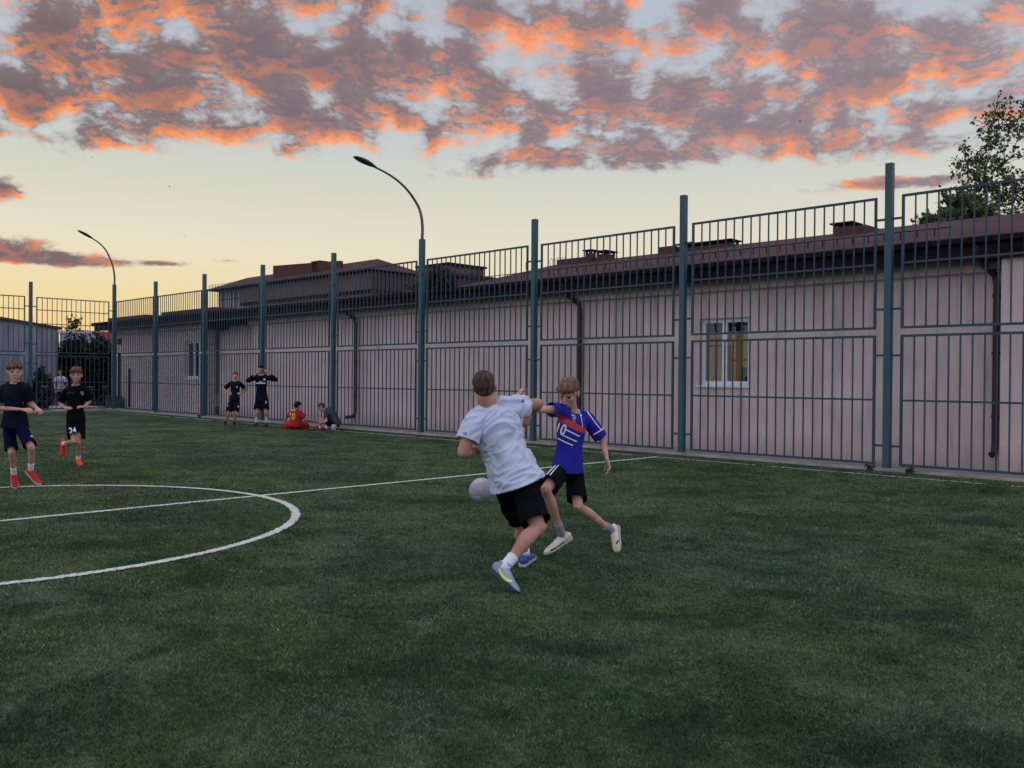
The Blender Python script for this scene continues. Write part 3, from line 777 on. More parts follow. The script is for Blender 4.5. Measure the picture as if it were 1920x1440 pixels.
def fuse(mb, name, m, parent, voxel, smooth=4, disp=None, origin=Vector((0, 0, 0)), fac=0.5, cuts=()):
    """join overlapping closed volumes into one continuous surface"""
    me = bpy.data.meshes.new('tmp'); me.from_pydata([tuple(Vector(p) - origin) for p in mb.v], [], mb.f)
    bm = bmesh.new(); bm.from_mesh(me); bmesh.ops.recalc_face_normals(bm, faces=bm.faces); bm.to_mesh(me); bm.free()
    o = bpy.data.objects.new('tmp', me); col.objects.link(o)
    r = o.modifiers.new('r', 'REMESH'); r.mode = 'VOXEL'; r.voxel_size = voxel
    if smooth:
        s_ = o.modifiers.new('s', 'SMOOTH'); s_.factor = fac; s_.iterations = smooth
    dg = bpy.context.evaluated_depsgraph_get(); dg.update()
    ev = o.evaluated_get(dg); nm = bpy.data.meshes.new_from_object(ev)
    bpy.data.objects.remove(o); bpy.data.meshes.remove(me)
    if disp:
        nv = len(nm.vertices); co = np.empty(nv * 3); no = np.empty(nv * 3)
        nm.vertices.foreach_get('co', co); nm.vertices.foreach_get('normal', no); co = co.reshape(-1, 3); no = no.reshape(-1, 3)
        h = np.array([disp(Vector(p)) for p in co]); nm.vertices.foreach_set('co', (co + no * h[:, None]).reshape(-1))
    if cuts:       # open the hems so that the limb passes through an edge of cloth
        bm = bmesh.new(); bm.from_mesh(nm); kill = []
        for v in bm.verts:
            for (cp, cd_, cr) in cuts:
                w_ = v.co - (cp - origin); h_ = w_.dot(cd_)
                if h_ > 0 and h_ < .07 and (w_ - cd_ * h_).length < cr: kill.append(v); break
        bmesh.ops.delete(bm, geom=kill, context='VERTS')
        # a little turned-in edge gives the cloth thickness
        ed = [e for e in bm.edges if e.is_boundary]
        if ed:
            bv = set(v for e in ed for v in e.verts)
            for v in bv:      # true the edge up on its hem plane
                best = min(cuts, key=lambda c_: abs((v.co - (c_[0] - origin)).dot(c_[1])) + max(0, (v.co - (c_[0] - origin)).length - c_[2] * 1.2))
                h_ = (v.co - (best[0] - origin)).dot(best[1])
                if abs(h_) < .02: v.co -= best[1] * h_
            r_ = bmesh.ops.extrude_edge_only(bm, edges=ed); nv_ = [g for g in r_['geom'] if isinstance(g, bmesh.types.BMVert)]
            for v in nv_:
                best = min(cuts, key=lambda c_: abs((v.co - (c_[0] - origin)).dot(c_[1])) + max(0, (v.co - (c_[0] - origin)).length - c_[2] * 1.2))
                ax_ = best[0] - origin; rad_ = (v.co - ax_) - best[1] * (v.co - ax_).dot(best[1])
                v.co -= rad_.normalized() * .006 + best[1] * .004
        bm.to_mesh(nm); bm.free()
    nm.name = name; nm.materials.clear(); nm.materials.append(m)
    nm.polygons.foreach_set('use_smooth', [True] * len(nm.polygons)); nm.update()
    ob = bpy.data.objects.new(name, nm); col.objects.link(ob)
    if parent is not None: ob.parent = parent
    return ob

def folds(d1, amp, f1=4.0, f2=16.0, seed=0.0):
    """cloth creases that run along d1"""
    d1 = Vector(d1).normalized(); a_ = d1.orthogonal().normalized(); b_ = d1.cross(a_)
    def g(p):
        w_ = mnoise.noise(p * 5 + Vector((seed, 3, 1))) * .06
        q = Vector((p.dot(d1) * f1 + seed, (p.dot(a_) + w_) * f2, (p.dot(b_) + w_) * f2))
        n_ = mnoise.noise(q); n2 = mnoise.noise(q * 2.1 + Vector((7, 7, 7)))
        return amp * ((1 - abs(n_) * 2.2) * .6 + n2 * .5) + amp * .8 * mnoise.noise(p * 6 + Vector((seed, 0, 0)))
    return g

def lerp(a_, b_, t): return a_ + (b_ - a_) * t

def hand(mb, wrist, hd, pn, k, curl=0.5, thumb_side=1, spread=0.0, seg=8):
    """palm, four unequal bent fingers and a thumb; pn is the palm normal"""
    hd = hd.normalized(); pn = (pn - hd * pn.dot(hd)).normalized(); sd = hd.cross(pn) * thumb_side
    loft(mb, [(wrist - hd * .02 * k, .026 * k, .018 * k), (wrist + hd * .02 * k, .032 * k, .017 * k), (wrist + hd * .06 * k, .041 * k, .016 * k), (wrist + hd * .088 * k, .040 * k, .013 * k)], sd, 12)
    lens = [.070, .078, .072, .056]
    for i in range(4):
        off = (1.5 - i) * .0205 * k; base = wrist + hd * (.085 - abs(i - 1.2) * .004) * k + sd * off
        d = (hd + sd * (1.5 - i) * spread).normalized(); p = base - d * .015 * k; pts = [(p, .0098 * k, .0098 * k)]; ang = curl * (.55 + .12 * i)
        p = base
        pts.append((p, .0098 * k, .0098 * k))
        for j, fr in enumerate((.45, .31, .24)):
            dd = (d * cos(ang) + pn * sin(ang)).normalized(); p = p + dd * lens[i] * fr * k * 1.05
            pts.append((p, (.0092 - j * .0009) * k, (.0092 - j * .0009) * k)); ang += curl * (.9 + .1 * i)
        loft(mb, pts, sd, seg)
    b0 = wrist + hd * .022 * k + sd * .026 * k; d = (hd * .62 + sd * .75 + pn * .25).normalized(); p1 = b0 + d * .036 * k
    d2 = (hd * .85 + sd * .28 + pn * (.2 + .5 * curl)).normalized(); p2 = p1 + d2 * .030 * k; p3 = p2 + (d2 + pn * .3 * curl - sd * .2 * curl).normalized() * .024 * k
    loft(mb, [(b0 - d * .012 * k, .013 * k, .013 * k), (p1, .0115 * k, .0115 * k), (p2, .0098 * k, .0098 * k), (p3, .0085 * k, .0085 * k)], sd, seg)

def arm(mb, S_, E, Wr, k, fat=1.0):
    up_ = (E - S_); fo = (Wr - E); sd = up_.cross(fo)
    if sd.length < 1e-4: sd = Vector((0, 1, 0))
    r = k * fat
    loft(mb, [(S_, .050 * r, .050 * r), (lerp(S_, E, .35), .045 * r, .046 * r), (lerp(S_, E, .75), .038 * r, .039 * r), (E, .035 * r, .036 * r)], sd)
    loft(mb, [(E, .035 * r, .036 * r), (lerp(E, Wr, .22), .039 * r, .038 * r), (lerp(E, Wr, .6), .031 * r, .030 * r), (Wr, .026 * r, .020 * r)], sd)
def leg(mb, Hh, K, An, k, fwd, fat=1.0):
    r = k * fat; sd = (K - Hh).cross(fwd)
    if sd.length < 1e-4: sd = Vector((1, 0, 0))
    loft(mb, [(Hh, .086 * r, .088 * r), (lerp(Hh, K, .4), .074 * r, .078 * r), (lerp(Hh, K, .8), .056 * r, .058 * r), (K, .052 * r, .054 * r)], sd)
    cb = (An - K); back = -(fwd - cb * (fwd.dot(cb) / max(cb.length_squared, 1e-6))); back = back.normalized() if back.length > 1e-3 else Vector((0, 0, 0))
    ell(mb, K + fwd * .016 * r, sd.normalized() * .040 * r, fwd.normalized() * .040 * r, cb.normalized() * .045 * r)
    loft(mb, [(K, .050 * r, .051 * r), (lerp(K, An, .12) + back * .006 * r, .047 * r, .050 * r), (lerp(K, An, .30) + back * .014 * r, .052 * r, .055 * r), (lerp(K, An, .55) + back * .006 * r, .042 * r, .044 * r), (lerp(K, An, .82), .031 * r, .033 * r), (An, .033 * r, .034 * r)], sd)

def head(mb, Hc, f, u, hs, ears=True):
    f = f.normalized(); u = (u - f * u.dot(f)).normalized(); l = u.cross(f); s_ = hs / .225
    P = lambda a_, b_, c_: Hc + (l * a_ + f * b_ + u * c_) * s_
    E = lambda c, a_, b_, d_: ell(mb, c, l * a_ * s_, f * b_ * s_, u * d_ * s_, 20, 14)
    E(P(0, -.010, .028), .074, .092, .084)
    E(P(0, .022, -.020), .062, .066, .080)
    E(P(0, .038, -.062), .044, .046, .040)
    E(P(0, .066, -.090), .022, .020, .017)
    for q in (-1, 1):
        E(P(q * .036, .056, -.022), .022, .022, .024)
        E(P(q * .030, .073, .016), .022, .010, .006)
        if ears:
            E(P(q * .076, -.008, -.010), .008, .017, .030); E(P(q * .080, -.014, .000), .007, .014, .018)
    loft(mb, [(P(0, .084, .014), .008 * s_, .007 * s_), (P(0, .096, -.006), .010 * s_, .009 * s_), (P(0, .104, -.024), .014 * s_, .010 * s_)], l, 10)
    E(P(0, .086, -.052), .021, .010, .0055); E(P(0, .084, -.062), .017, .009, .0055)
    return l, f, u, s_, P
def face_parts(Hc, f, u, hs, body, origin, hairm, lift=0.0):
    f = f.normalized(); u = (u - f * u.dot(f)).normalized(); l = u.cross(f); s_ = hs / .225
    P = lambda a_, b_, c_: Hc + (l * a_ + f * b_ + u * c_) * s_ - origin
    for q in (-1, 1):
        m_ = MB(); ell(m_, P(q * .031, .0775, .001), l * .0130 * s_, f * .0095 * s_, u * .0066 * s_, 12, 8); m_.build('eye', M_EYE, body, True)
        m_ = MB(); loft(m_, [(P(q * .012, .089, .017), .003 * s_, .003 * s_), (P(q * .030, .088, .023), .0038 * s_, .0038 * s_), (P(q * .047, .074, .018), .0025 * s_, .0025 * s_)], u, 8); m_.build('eyebrow', hairm, body, True)
    m_ = MB(); loft(m_, [(P(-.022, .083, -.056), .003 * s_, .0045 * s_), (P(0, .0945, -.057), .004 * s_, .0055 * s_), (P(.022, .083, -.056), .003 * s_, .0045 * s_)], u, 8); m_.build('mouth', M_LIP, body, True)
def hair(Hc, f, u, hs, body, origin, m, style, vox=0.006, seed=1):
    f = f.normalized(); u = (u - f * u.dot(f)).normalized(); l = u.cross(f); s_ = hs / .225; rnd = random.Random(seed)
    P = lambda a_, b_, c_: Hc + (l * a_ + f * b_ + u * c_) * s_
    mb = MB(); E = lambda c, a_, b_, d_: ell(mb, c, l * a_ * s_, f * b_ * s_, u * d_ * s_, 20, 14)
    if style == 'short':
        E(P(0, -.014, .040), .078, .093, .080); E(P(0, -.034, .004), .074, .074, .066); E(P(0, .03, .080), .060, .058, .036); E(P(0, -.058, -.028), .054, .038, .042)
    else:
        E(P(0, -.014, .046), .079, .094, .082); E(P(0, -.036, .006), .0745, .073, .066); E(P(0, .02, .085), .064, .066, .038); E(P(0, -.056, -.028), .054, .039, .042)
        for j in range(9):
            a_ = (j - 4) / 4 * .062; fb = .088 - abs(a_) * .42
            drop = rnd.uniform(.040, .066)
            loft(mb, [(P(a_ * .6 + .01, .01, .118), .022 * s_, .015 * s_), (P(a_ * .9, fb * .75, .100 - abs(a_) * .3), .020 * s_, .015 * s_), (P(a_ * 1.05 - .004, fb + .008, .072 - abs(a_) * .2), .017 * s_, .011 * s_), (P(a_ * 1.1 - .012, fb + .008, drop), .008 * s_, .006 * s_)], l, 10)
    HO = Hc - origin
    def g(p):       # locks that fall from the crown
        q = p - HO; th = atan2(q.dot(l), q.dot(f) + .02 * s_); z_ = q.dot(u) * 9
        a_ = .0045 if style == 'mop' else .0015
        return s_ * (a_ * mnoise.noise(Vector((cos(th) * 3.2, sin(th) * 3.2, z_ * .35 + seed))) + a_ * .9 * mnoise.noise(Vector((cos(th) * 8, sin(th) * 8, z_ * .5 + seed))) + .0025 * mnoise.noise(p * 18))
    o = fuse(mb, 'hair', m, body, vox, 2, g, origin)
    # loose strands over the surface
    me = o.data; vs = [tuple(v.co) for v in me.vertices]; fs = [tuple(p.vertices) for p in me.polygons]
    n = len(vs)
    down = -u
    fr_ = 700 if style == 'short' else 650
    for i in rnd.sample(range(n), min(fr_, n // 2)):
        v = me.vertices[i]; p = v.co.copy(); nn = v.normal
        d = (nn * rnd.uniform(.10, .35) + (down + f * .15 - nn * (down.dot(nn))) * .9 + Vector((rnd.uniform(-.4, .4), rnd.uniform(-.4, .4), rnd.uniform(-.2, .2)))).normalized()
        L = rnd.uniform(.008, .016) * s_ * (.8 if style == 'short' else 1.5); q = d.cross(nn)
        if q.length < .01: continue
        q = q.normalized() * .0013; k = len(vs)
        vs += [tuple(p - nn * .003 - q), tuple(p - nn * .003 + q), tuple(p + d * L - down * 0)]; fs.append((k, k + 1, k + 2))
    m2 = bpy.data.meshes.new('hair'); m2.from_pydata(vs, [], fs); m2.materials.append(m); m2.polygons.foreach_set('use_smooth', [True] * len(m2.polygons)); o.data = m2
    return o

def bvh_of(o):
    me = o.data; return BVHTree.FromPolygons([tuple(v.co) for v in me.vertices], [tuple(p.vertices) for p in me.polygons])
def px_ray(u, v): return (fw + rt * ((u - 960) / 1674.5) - up * ((v - 720) / 1674.5)).normalized()
def decal(name, cloth, body_loc, polys, m, off=0.004):
    """cut a flat 2-D shape out of cloth and lay it on the garment surface"""
    tree = bvh_of(cloth); vs = []; ok = []
    for (u_, v_) in polys[0]:
        d = px_ray(u_, v_); h = tree.ray_cast(CAM - body_loc, d)
        if h[0] is None: vs.append((0, 0, 0)); ok.append(False)
        else:
            nn = h[1] if h[1].dot(d) < 0 else -h[1]
            vs.append(tuple(h[0] + nn * off)); ok.append(True)
    fs = [f_ for f_ in polys[1] if all(ok[i] for i in f_)]
    if not fs: return None
    me = bpy.data.meshes.new(name); me.from_pydata(vs, [], fs); me.materials.append(m)
    bm = bmesh.new(); bm.from_mesh(me); bmesh.ops.delete(bm, geom=[v for v in bm.verts if not v.link_faces], context='VERTS'); bm.to_mesh(me); bm.free()
    o = bpy.data.objects.new(name, me); col.objects.link(o); o.parent = cloth
    return o
def strip2d(pts, w, nw=2, nl=14):
    """a band of given width along a polyline, in picture units"""
    P = [Vector(p) for p in pts]; out = []; L = [0]
    for a_, b_ in zip(P, P[1:]): L.append(L[-1] + (b_ - a_).length)
    tot = L[-1]
    for i in range(nl + 1):
        t = tot * i / nl; j = max(k for k in range(len(P)) if L[k] <= t + 1e-6); j = min(j, len(P) - 2)
        q = P[j].lerp(P[j + 1], (t - L[j]) / max(L[j + 1] - L[j], 1e-6)); d = (P[j + 1] - P[j]).normalized(); nrm = Vector((-d.y, d.x))
        ww = w if not callable(w) else w(i / nl)
        for k in range(nw + 1): out.append(tuple(q + nrm * ww * (k / nw - .5)))
    fs = [(i * (nw + 1) + k, i * (nw + 1) + k + 1, (i + 1) * (nw + 1) + k + 1, (i + 1) * (nw + 1) + k) for i in range(nl) for k in range(nw)]
    return out, fs
def merge2d(items):
    V = []; F = []
    for vs, fs in items:
        k = len(V); V += vs; F += [tuple(i + k for i in f_) for f_ in fs]
    return V, F
def text2d(s, cx, cy, h, ang=0.0, wide=0.8, bold=0.0):
    cu = bpy.data.curves.new('t', 'FONT'); cu.body = s; cu.align_x = 'CENTER'; cu.align_y = 'CENTER'; cu.size = 1.0; cu.resolution_u = 3; cu.offset = bold
    o = bpy.data.objects.new('t', cu); col.objects.link(o); dg = bpy.context.evaluated_depsgraph_get(); dg.update()
    me = bpy.data.meshes.new_from_object(o.evaluated_get(dg)); bpy.data.objects.remove(o); bpy.data.curves.remove(cu)
    bm = bmesh.new(); bm.from_mesh(me)
    bmesh.ops.triangulate(bm, faces=bm.faces); bmesh.ops.subdivide_edges(bm, edges=[e for e in bm.edges if e.calc_length() > .15], cuts=2); bmesh.ops.triangulate(bm, faces=bm.faces)
    ys = [v.co.y for v in bm.verts]; sc = h / (max(ys) - min(ys)); my = (max(ys) + min(ys)) / 2
    bm.verts.index_update()
    V = []
    for v in bm.verts:
        x = v.co.x * sc * wide; y = -(v.co.y - my) * sc
        V.append((cx + x * cos(ang) - y * sin(ang), cy + x * sin(ang) + y * cos(ang)))
    F = [tuple(v.index for v in f_.verts) for f_ in bm.faces]; bm.free(); return V, F
def poly2d(pts): return [tuple(p) for p in pts], [tuple(range(len(pts)))]

def shoe(body, origin, An, toe, k, m_up, m_sole, upv=None, foot_h=0.075, L=0.25):
    """boot built along heel-toe; An is the ankle, toe the tip of the foot"""
    upv = upv if upv is not None else Vector((0, 0, 1))
    v = toe - An
    # the sole line lies foot_h below the ankle: find the foot direction d so that An - h*u + x*d = toe
    d = v.normalized(); sd = d.cross(upv).normalized(); u = sd.cross(d).normalized()
    ang = math.asin(min(.9, (foot_h * k) / max(v.length, .05)))
    q = Quaternion(sd, ang); d2 = q @ d; u2 = sd.cross(d2).normalized()
    if u2.dot(u) < 0: u2 = -u2
    # choose the rotation that puts the toe on the sole line
    for sgn in (1, -1):
        dd = Quaternion(sd, sgn * ang) @ d; uu = sd.cross(dd).normalized()
        if abs((toe - An).dot(uu) + foot_h * k) < .03: d2, u2 = dd, uu
    base = An - u2 * foot_h * k; fl = (toe - base).dot(d2); s_ = fl / .19
    P = lambda x, z: base + d2 * x * s_ + u2 * z * k
    mb = MB()
    loft(mb, [(P(-.058, .040), .018 * k, .026 * k), (P(-.045, .042), .031 * k, .036 * k), (P(-.01, .044), .036 * k, .040 * k), (P(.03, .042), .037 * k, .038 * k), (P(.07, .034), .040 * k, .030 * k), (P(.11, .027), .044 * k, .023 * k), (P(.15, .022), .040 * k, .017 * k), (P(.175, .019), .028 * k, .012 * k)], sd, 16)
    loft(mb, [(P(-.012, .05), .036 * k, .042 * k), (P(-.008, .085), .037 * k, .040 * k)], d2, 14, (True, False))
    up_ = fuse(mb, 'shoe', m_up, body, .006, 3, None, origin)
    mb = MB(); prof = [(-.070, .012), (-.060, .028), (-.03, .037), (.02, .037), (.06, .039), (.10, .046), (.14, .044), (.172, .031), (.188, .012)]
    n = len(prof); vs = []
    for z in (0.0, .017):
        vs += [P(x, z) - origin + sd * w_ * k * (1.04 if z else .96) for x, w_ in prof] + [P(x, z) - origin - sd * w_ * k * (1.04 if z else .96) for x, w_ in prof[::-1]]
    mm = 2 * n; fs = [tuple(range(mm))[::-1], tuple(range(mm, 2 * mm))] + [(i, (i + 1) % mm, mm + (i + 1) % mm, mm + i) for i in range(mm)]
    mb.add(vs, fs)
    for x in (-.05, -.02, .07, .11, .15):
        for q_ in (-1, 1):
            c = P(x, -.004) + sd * q_ * .022 * k - origin; mb.tube([c + u2 * .006, c - u2 * .008], [.006, .004], 6)
    mb.build('sole', m_sole, up_)
    return up_, d2, u2, sd
def sock(body, origin, K, An, top, m, k, name='sock'):
    mb = MB(); p = lerp(An, K, top); d = (An - K).normalized()
    loft(mb, [(p, .043 * k, .045 * k), (lerp(An, p, .5), .041 * k, .042 * k), (An, .040 * k, .042 * k), (An + d * .03 * k, .036 * k, .040 * k)], Vector((1, 0, .1)), 14, (False, True))
    return fuse(mb, name, m, body, .006, 2, lambda q: .0022 * mnoise.noise(Vector((q.x * 20, q.y * 20, q.z * 90))), origin)

def person(loc, label, J, f_head, f_body, k, hs, skin, hairm, hairstyle, shirt_m, shorts_m, vox=0.006, fat=1.0, cfat=1.0,
           sleeve=0.62, short_len=0.80, hem=-0.14, hands=None, seed=1, group=None, neck_show=1.0, fold_amp=.006, fold_dir=(1, 0, 1), face=True, u_head=Vector((0, 0, 1)), parts=True, shorts_w=1.0, shirt_w=1.0, neck=1.0, tinf=.016, flare=.035, sleeves=None, arm_fat=1.0):
    """J: joints in world space. Returns dict of objects."""
    loc = Vector(loc); R = {}
    SL, SR, HL, HR, NK, PV = J['SL'], J['SR'], J['HL'], J['HR'], J['NK'], J['PV']
    ax = (NK - PV); sh = (SL - SR).normalized(); hp = (HL - HR).normalized()
    mid = lerp(PV, NK, .5) + J.get('bow', Vector((0, 0, 0)))
    def spine(t):
        if t < 0: return PV + (mid - PV) * 2 * t
        return PV * (1 - t) ** 2 + (mid * 2 - (PV + NK) * .5) * 2 * t * (1 - t) + NK * t ** 2
    lat = (sh + hp).normalized(); r = k * fat
    shw = (SL - SR).length / 2
    def trap(S_): return Vector((0, 0, .008 + max(0, S_.z - NK.z + .02) * .35))
    def torso(mb, inf, t0, t1, w_=1.0, flare=0.0):
        st = []
        prof = [(-.20, .140, .100), (-.06, .150, .108), (.08, .146, .104), (.30, .126, .090), (.50, .134, .096), (.68, .146, .106), (.80, .146, .104), (.90, .118, .082), (.98, .066, .058)]
        def pr(t):
            for (a_, x0, y0), (b_, x1, y1) in zip(prof, prof[1:]):
                if t <= b_: q = (t - a_) / (b_ - a_); return x0 + (x1 - x0) * q, y0 + (y1 - y0) * q
            return prof[-1][1:]
        n_ = 12
        for i in range(n_ + 1):
            t = t0 + (t1 - t0) * i / n_; x, y = pr(max(t, -.2)); fl = flare * max(0, .45 - t)
            if t > .97: infl = inf * .5
            else: infl = inf
            st.append((spine(t), (x * r + infl + fl) * w_, y * r + infl + fl))
        # blend the side vector from hips to shoulders
        seg = 22; vs = []
        for i, (p, rx, ry) in enumerate(st):
            tt = (st[min(i + 1, n_)][0] - st[max(i - 1, 0)][0]).normalized(); q = min(1, max(0, (t0 + (t1 - t0) * i / n_)))
            x = hp.lerp(sh, q); x = (x - tt * x.dot(tt)).normalized(); y = tt.cross(x)
            for j in range(seg):
                an = 2 * pi * j / seg; vs.append(p + x * cos(an) * rx + y * sin(an) * ry)
        fs = [(i * seg + j, i * seg + (j + 1) % seg, (i + 1) * seg + (j + 1) % seg, (i + 1) * seg + j) for i in range(n_) for j in range(seg)]
        fs += [tuple(range(seg))[::-1], tuple(n_ * seg + j for j in range(seg))]; mb.add(vs, fs)
    # --- body
    mb = MB(); torso(mb, 0, -.15, .97)
    for s_, S_ in ((1, SL), (-1, SR)):
        loft(mb, [(spine(.86), .07 * r, .05 * r), (lerp(spine(.88), S_, .6) + Vector((0, 0, .004)), .052 * r, .048 * r), (S_, .050 * r, .050 * r)], (0, 0, 1))
        loft(mb, [(spine(1.02) , .046 * r, .046 * r), (lerp(NK, S_, .5) + trap(S_), .042 * r, .038 * r), (S_, .035 * r, .035 * r)], (0, 0, 1))
    HC = J['HD']; l_, f_, u_, sc_, Pf = head(mb, HC, f_head, u_head, hs)
    rn = r * neck; loft(mb, [(spine(.9), .064 * rn, .058 * rn), (NK, .056 * rn, .056 * rn), (Pf(0, -.012, -.055), .052 * rn, .056 * rn), (Pf(0, -.015, -.02), .048 * rn, .052 * rn)], lat)
    for q in ('L', 'R'):
        arm(mb, J['S' + q], J['E' + q], J['W' + q], k, fat * arm_fat)
        leg(mb, J['H' + q], J['K' + q], J['A' + q], k, J.get('F' + q, f_body), fat)
        hd = J['G' + q]; pn = J.get('N' + q, -f_body)
        hand(mb, J['W' + q], hd, pn, k * 1.0, J.get('C' + q, .5), J.get('T' + q, 1), .08)
        t_ = J['T0' + q]; An = J['A' + q]
        dn = (An - J['K' + q]).normalized(); loft(mb, [(An, .030 * k, .030 * k), (An + dn * .022 * k + (t_ - An) * .05, .028 * k, .028 * k)], (1, 0, 0))
    body = fuse(mb, 'person', skin, None, vox, 3, None, loc); body.location = loc
    tag(body, label, 'person', group); R['body'] = body
    # --- clothes
    dsh = folds(fold_dir, fold_amp, seed=seed)
    dn_ = (spine(hem) - spine(hem + .08)).normalized()
    mb = MB(); torso(mb, tinf * k * cfat, hem - .03, neck_show, shirt_w, flare * k * cfat)
    cuts = [(spine(hem), dn_, .34 * k)]
    upn = (spine(.97) - spine(.85)).normalized(); cuts.append((spine(.975), upn, .068 * k))
    sleeves = sleeves or (sleeve, sleeve)
    for q, sleeve in zip(('L', 'R'), sleeves):
        S_, E_ = J['S' + q], J['E' + q]; i_ = .016 * k * cfat; ra = r * (.6 + .4 * arm_fat)
        loft(mb, [(spine(.84), .07 * r, .06 * r), (lerp(spine(.86), S_, .6), .052 * r + i_, .050 * r + i_), (S_, .050 * ra + i_, .050 * ra + i_)], (0, 0, 1))
        loft(mb, [(lerp(spine(.97), S_, .15), .034 * r + i_ * .3, .03 * r + i_ * .3), (lerp(NK, S_, .5) + trap(S_), .042 * r + i_ * .8, .040 * r + i_ * .8), (S_, .038 * r + i_, .038 * r + i_)], (0, 0, 1))
        if sleeve <= 1:
            d_ = (E_ - S_).normalized(); T_ = lerp(S_, E_, sleeve)
            loft(mb, [(S_, .050 * ra + i_, .050 * ra + i_), (lerp(S_, T_, .5), .048 * ra + i_ * 1.2, .048 * ra + i_ * 1.2), (T_ + d_ * .014, .046 * ra + i_ * 1.5, .046 * ra + i_ * 1.5)], (0, 1, .2), 16, (True, False))
            cuts.append((T_, d_, .10 * k))
        else:
            Wr = lerp(E_, J['W' + q], sleeve - 1)
            loft(mb, [(S_, .050 * r + i_, .050 * r + i_), (E_, .042 * r + i_, .042 * r + i_)], (0, 1, .2), 16)
            loft(mb, [(E_, .042 * r + i_, .042 * r + i_), (Wr, .030 * r + i_, .030 * r + i_)], (0, 1, .2), 16, (True, False))
    R['shirt'] = fuse(mb, 'shirt', shirt_m, body, vox, 3, dsh, loc, cuts=cuts)
    mb = MB(); torso(mb, .010 * k, -.16, .14, 1.0); cuts = []
    for q in ('L', 'R'):
        H_, K_ = J['H' + q], J['K' + q]; B_ = lerp(H_, K_, short_len); w_ = shorts_w; d_ = (K_ - H_).normalized()
        sd = (K_ - H_).cross(f_body); sd = sd if sd.length > 1e-3 else Vector((1, 0, 0))
        loft(mb, [(H_ , .088 * r, .096 * r), (lerp(H_, B_, .35), .090 * r * w_ + .002, .098 * r * w_ + .002), (lerp(H_, B_, .7), .088 * r * w_ + .008, .096 * r * w_ + .008), (B_ + d_ * .014, .086 * r * w_ + .013, .094 * r * w_ + .014)], sd, 18, (True, False))
        cuts.append((B_, d_, .16 * k))
    R['shorts'] = fuse(mb, 'shorts', shorts_m, body, vox, 3, folds((0, .2, 1), fold_amp, 3, 14, seed + 4), loc, cuts=cuts)
    R['hair'] = hair(HC, f_head, u_head, hs, body, loc, hairm, hairstyle, vox, seed)
    if face: face_parts(HC, f_head, u_head, hs, body, loc, hairm)
    R['loc'] = loc; R['J'] = J; R['spine'] = spine
    return R

V3 = Vector
WHITE_SHIRT = cloth_mat('white_jersey', rgb(200, 206, 222), rgb(180, 187, 206))
BLACK_CLOTH = cloth_mat('black_polyester', (0.0055, 0.0055, 0.0075, 1), (0.003, 0.003, 0.0045, 1), spec=.06)
NAVY_CLOTH = cloth_mat('navy_polyester', (0.008, 0.009, 0.022, 1), (0.005, 0.006, 0.013, 1), spec=.06)
NAVY2 = cloth_mat('dark_blue_polyester', (0.005, 0.006, 0.034, 1), (0.003, 0.004, 0.016, 1), spec=.06)
BLUE_CLOTH = cloth_mat('royal_blue_jersey', (0.022, 0.024, 0.34, 1), (0.014, 0.014, 0.19, 1))
RED_CLOTH = cloth_mat('red_jersey', (0.42, 0.022, 0.022, 1), (0.25, 0.012, 0.014, 1))
GREY_CLOTH = cloth_mat('grey_green_tee', (0.050, 0.062, 0.066, 1))
SOCK_WHITE = cloth_mat('white_sock', rgb(226, 226, 236)); SOCK_GREY = cloth_mat('grey_sock', rgb(140, 140, 154)); SOCK_BLACK = cloth_mat('black_sock', (0.012, .012, .014, 1))
SHOE_GREY = mat('grey_blue_shoe', rgb(148, 160, 178), 0.5, 0.6, 14, dark=rgb(104, 116, 142)); SHOE_BLUE = mat('blue_shoe', rgb(58, 78, 150), 0.5, 0.5, 14)
SHOE_CREAM = mat('cream_shoe', rgb(216, 208, 184), 0.5, 0.6, 18, dark=rgb(170, 160, 136)); SHOE_RED = mat('red_shoe', (0.50, 0.012, 0.014, 1), 0.6, 0.5, 14, spec=.15)
SHOE_ORANGE = mat('orange_red_shoe', (0.85, 0.065, 0.018, 1), 0.6, 0.4, 14, spec=.15); SHOE_BLACK = mat('black_shoe', (0.012, .012, .014), .5, .3, 14)
SOLE_NAVY = mat('navy_sole', rgb(34, 42, 78), 0.6, 0.3, 14); SOLE_WHITE = mat('white_sole', rgb(190, 188, 180), 0.6, 0.3, 14); SOLE_DARK = mat('dark_sole', rgb(40, 36, 34), .6, .3, 14)
P_WHITE = mat('print_white', rgb(224, 222, 228), 0.7); P_NAVY = mat('print_navy', rgb(24, 26, 60), 0.7); P_NEON = mat('print_neon', (0.62, 0.90, 0.06), 0.6)
P_RED = mat('print_red', (0.55, 0.035, 0.035), 0.8, .3, 20); P_GOLD = mat('print_gold', rgb(150, 140, 90), 0.7, .5, 60); P_YEL = mat('print_yellow', (0.75, 0.40, 0.04), 0.7); P_BLACK = mat('print_black', rgb(30, 28, 28), .7); P_GREY = mat('print_grey', rgb(120, 120, 124), .7)

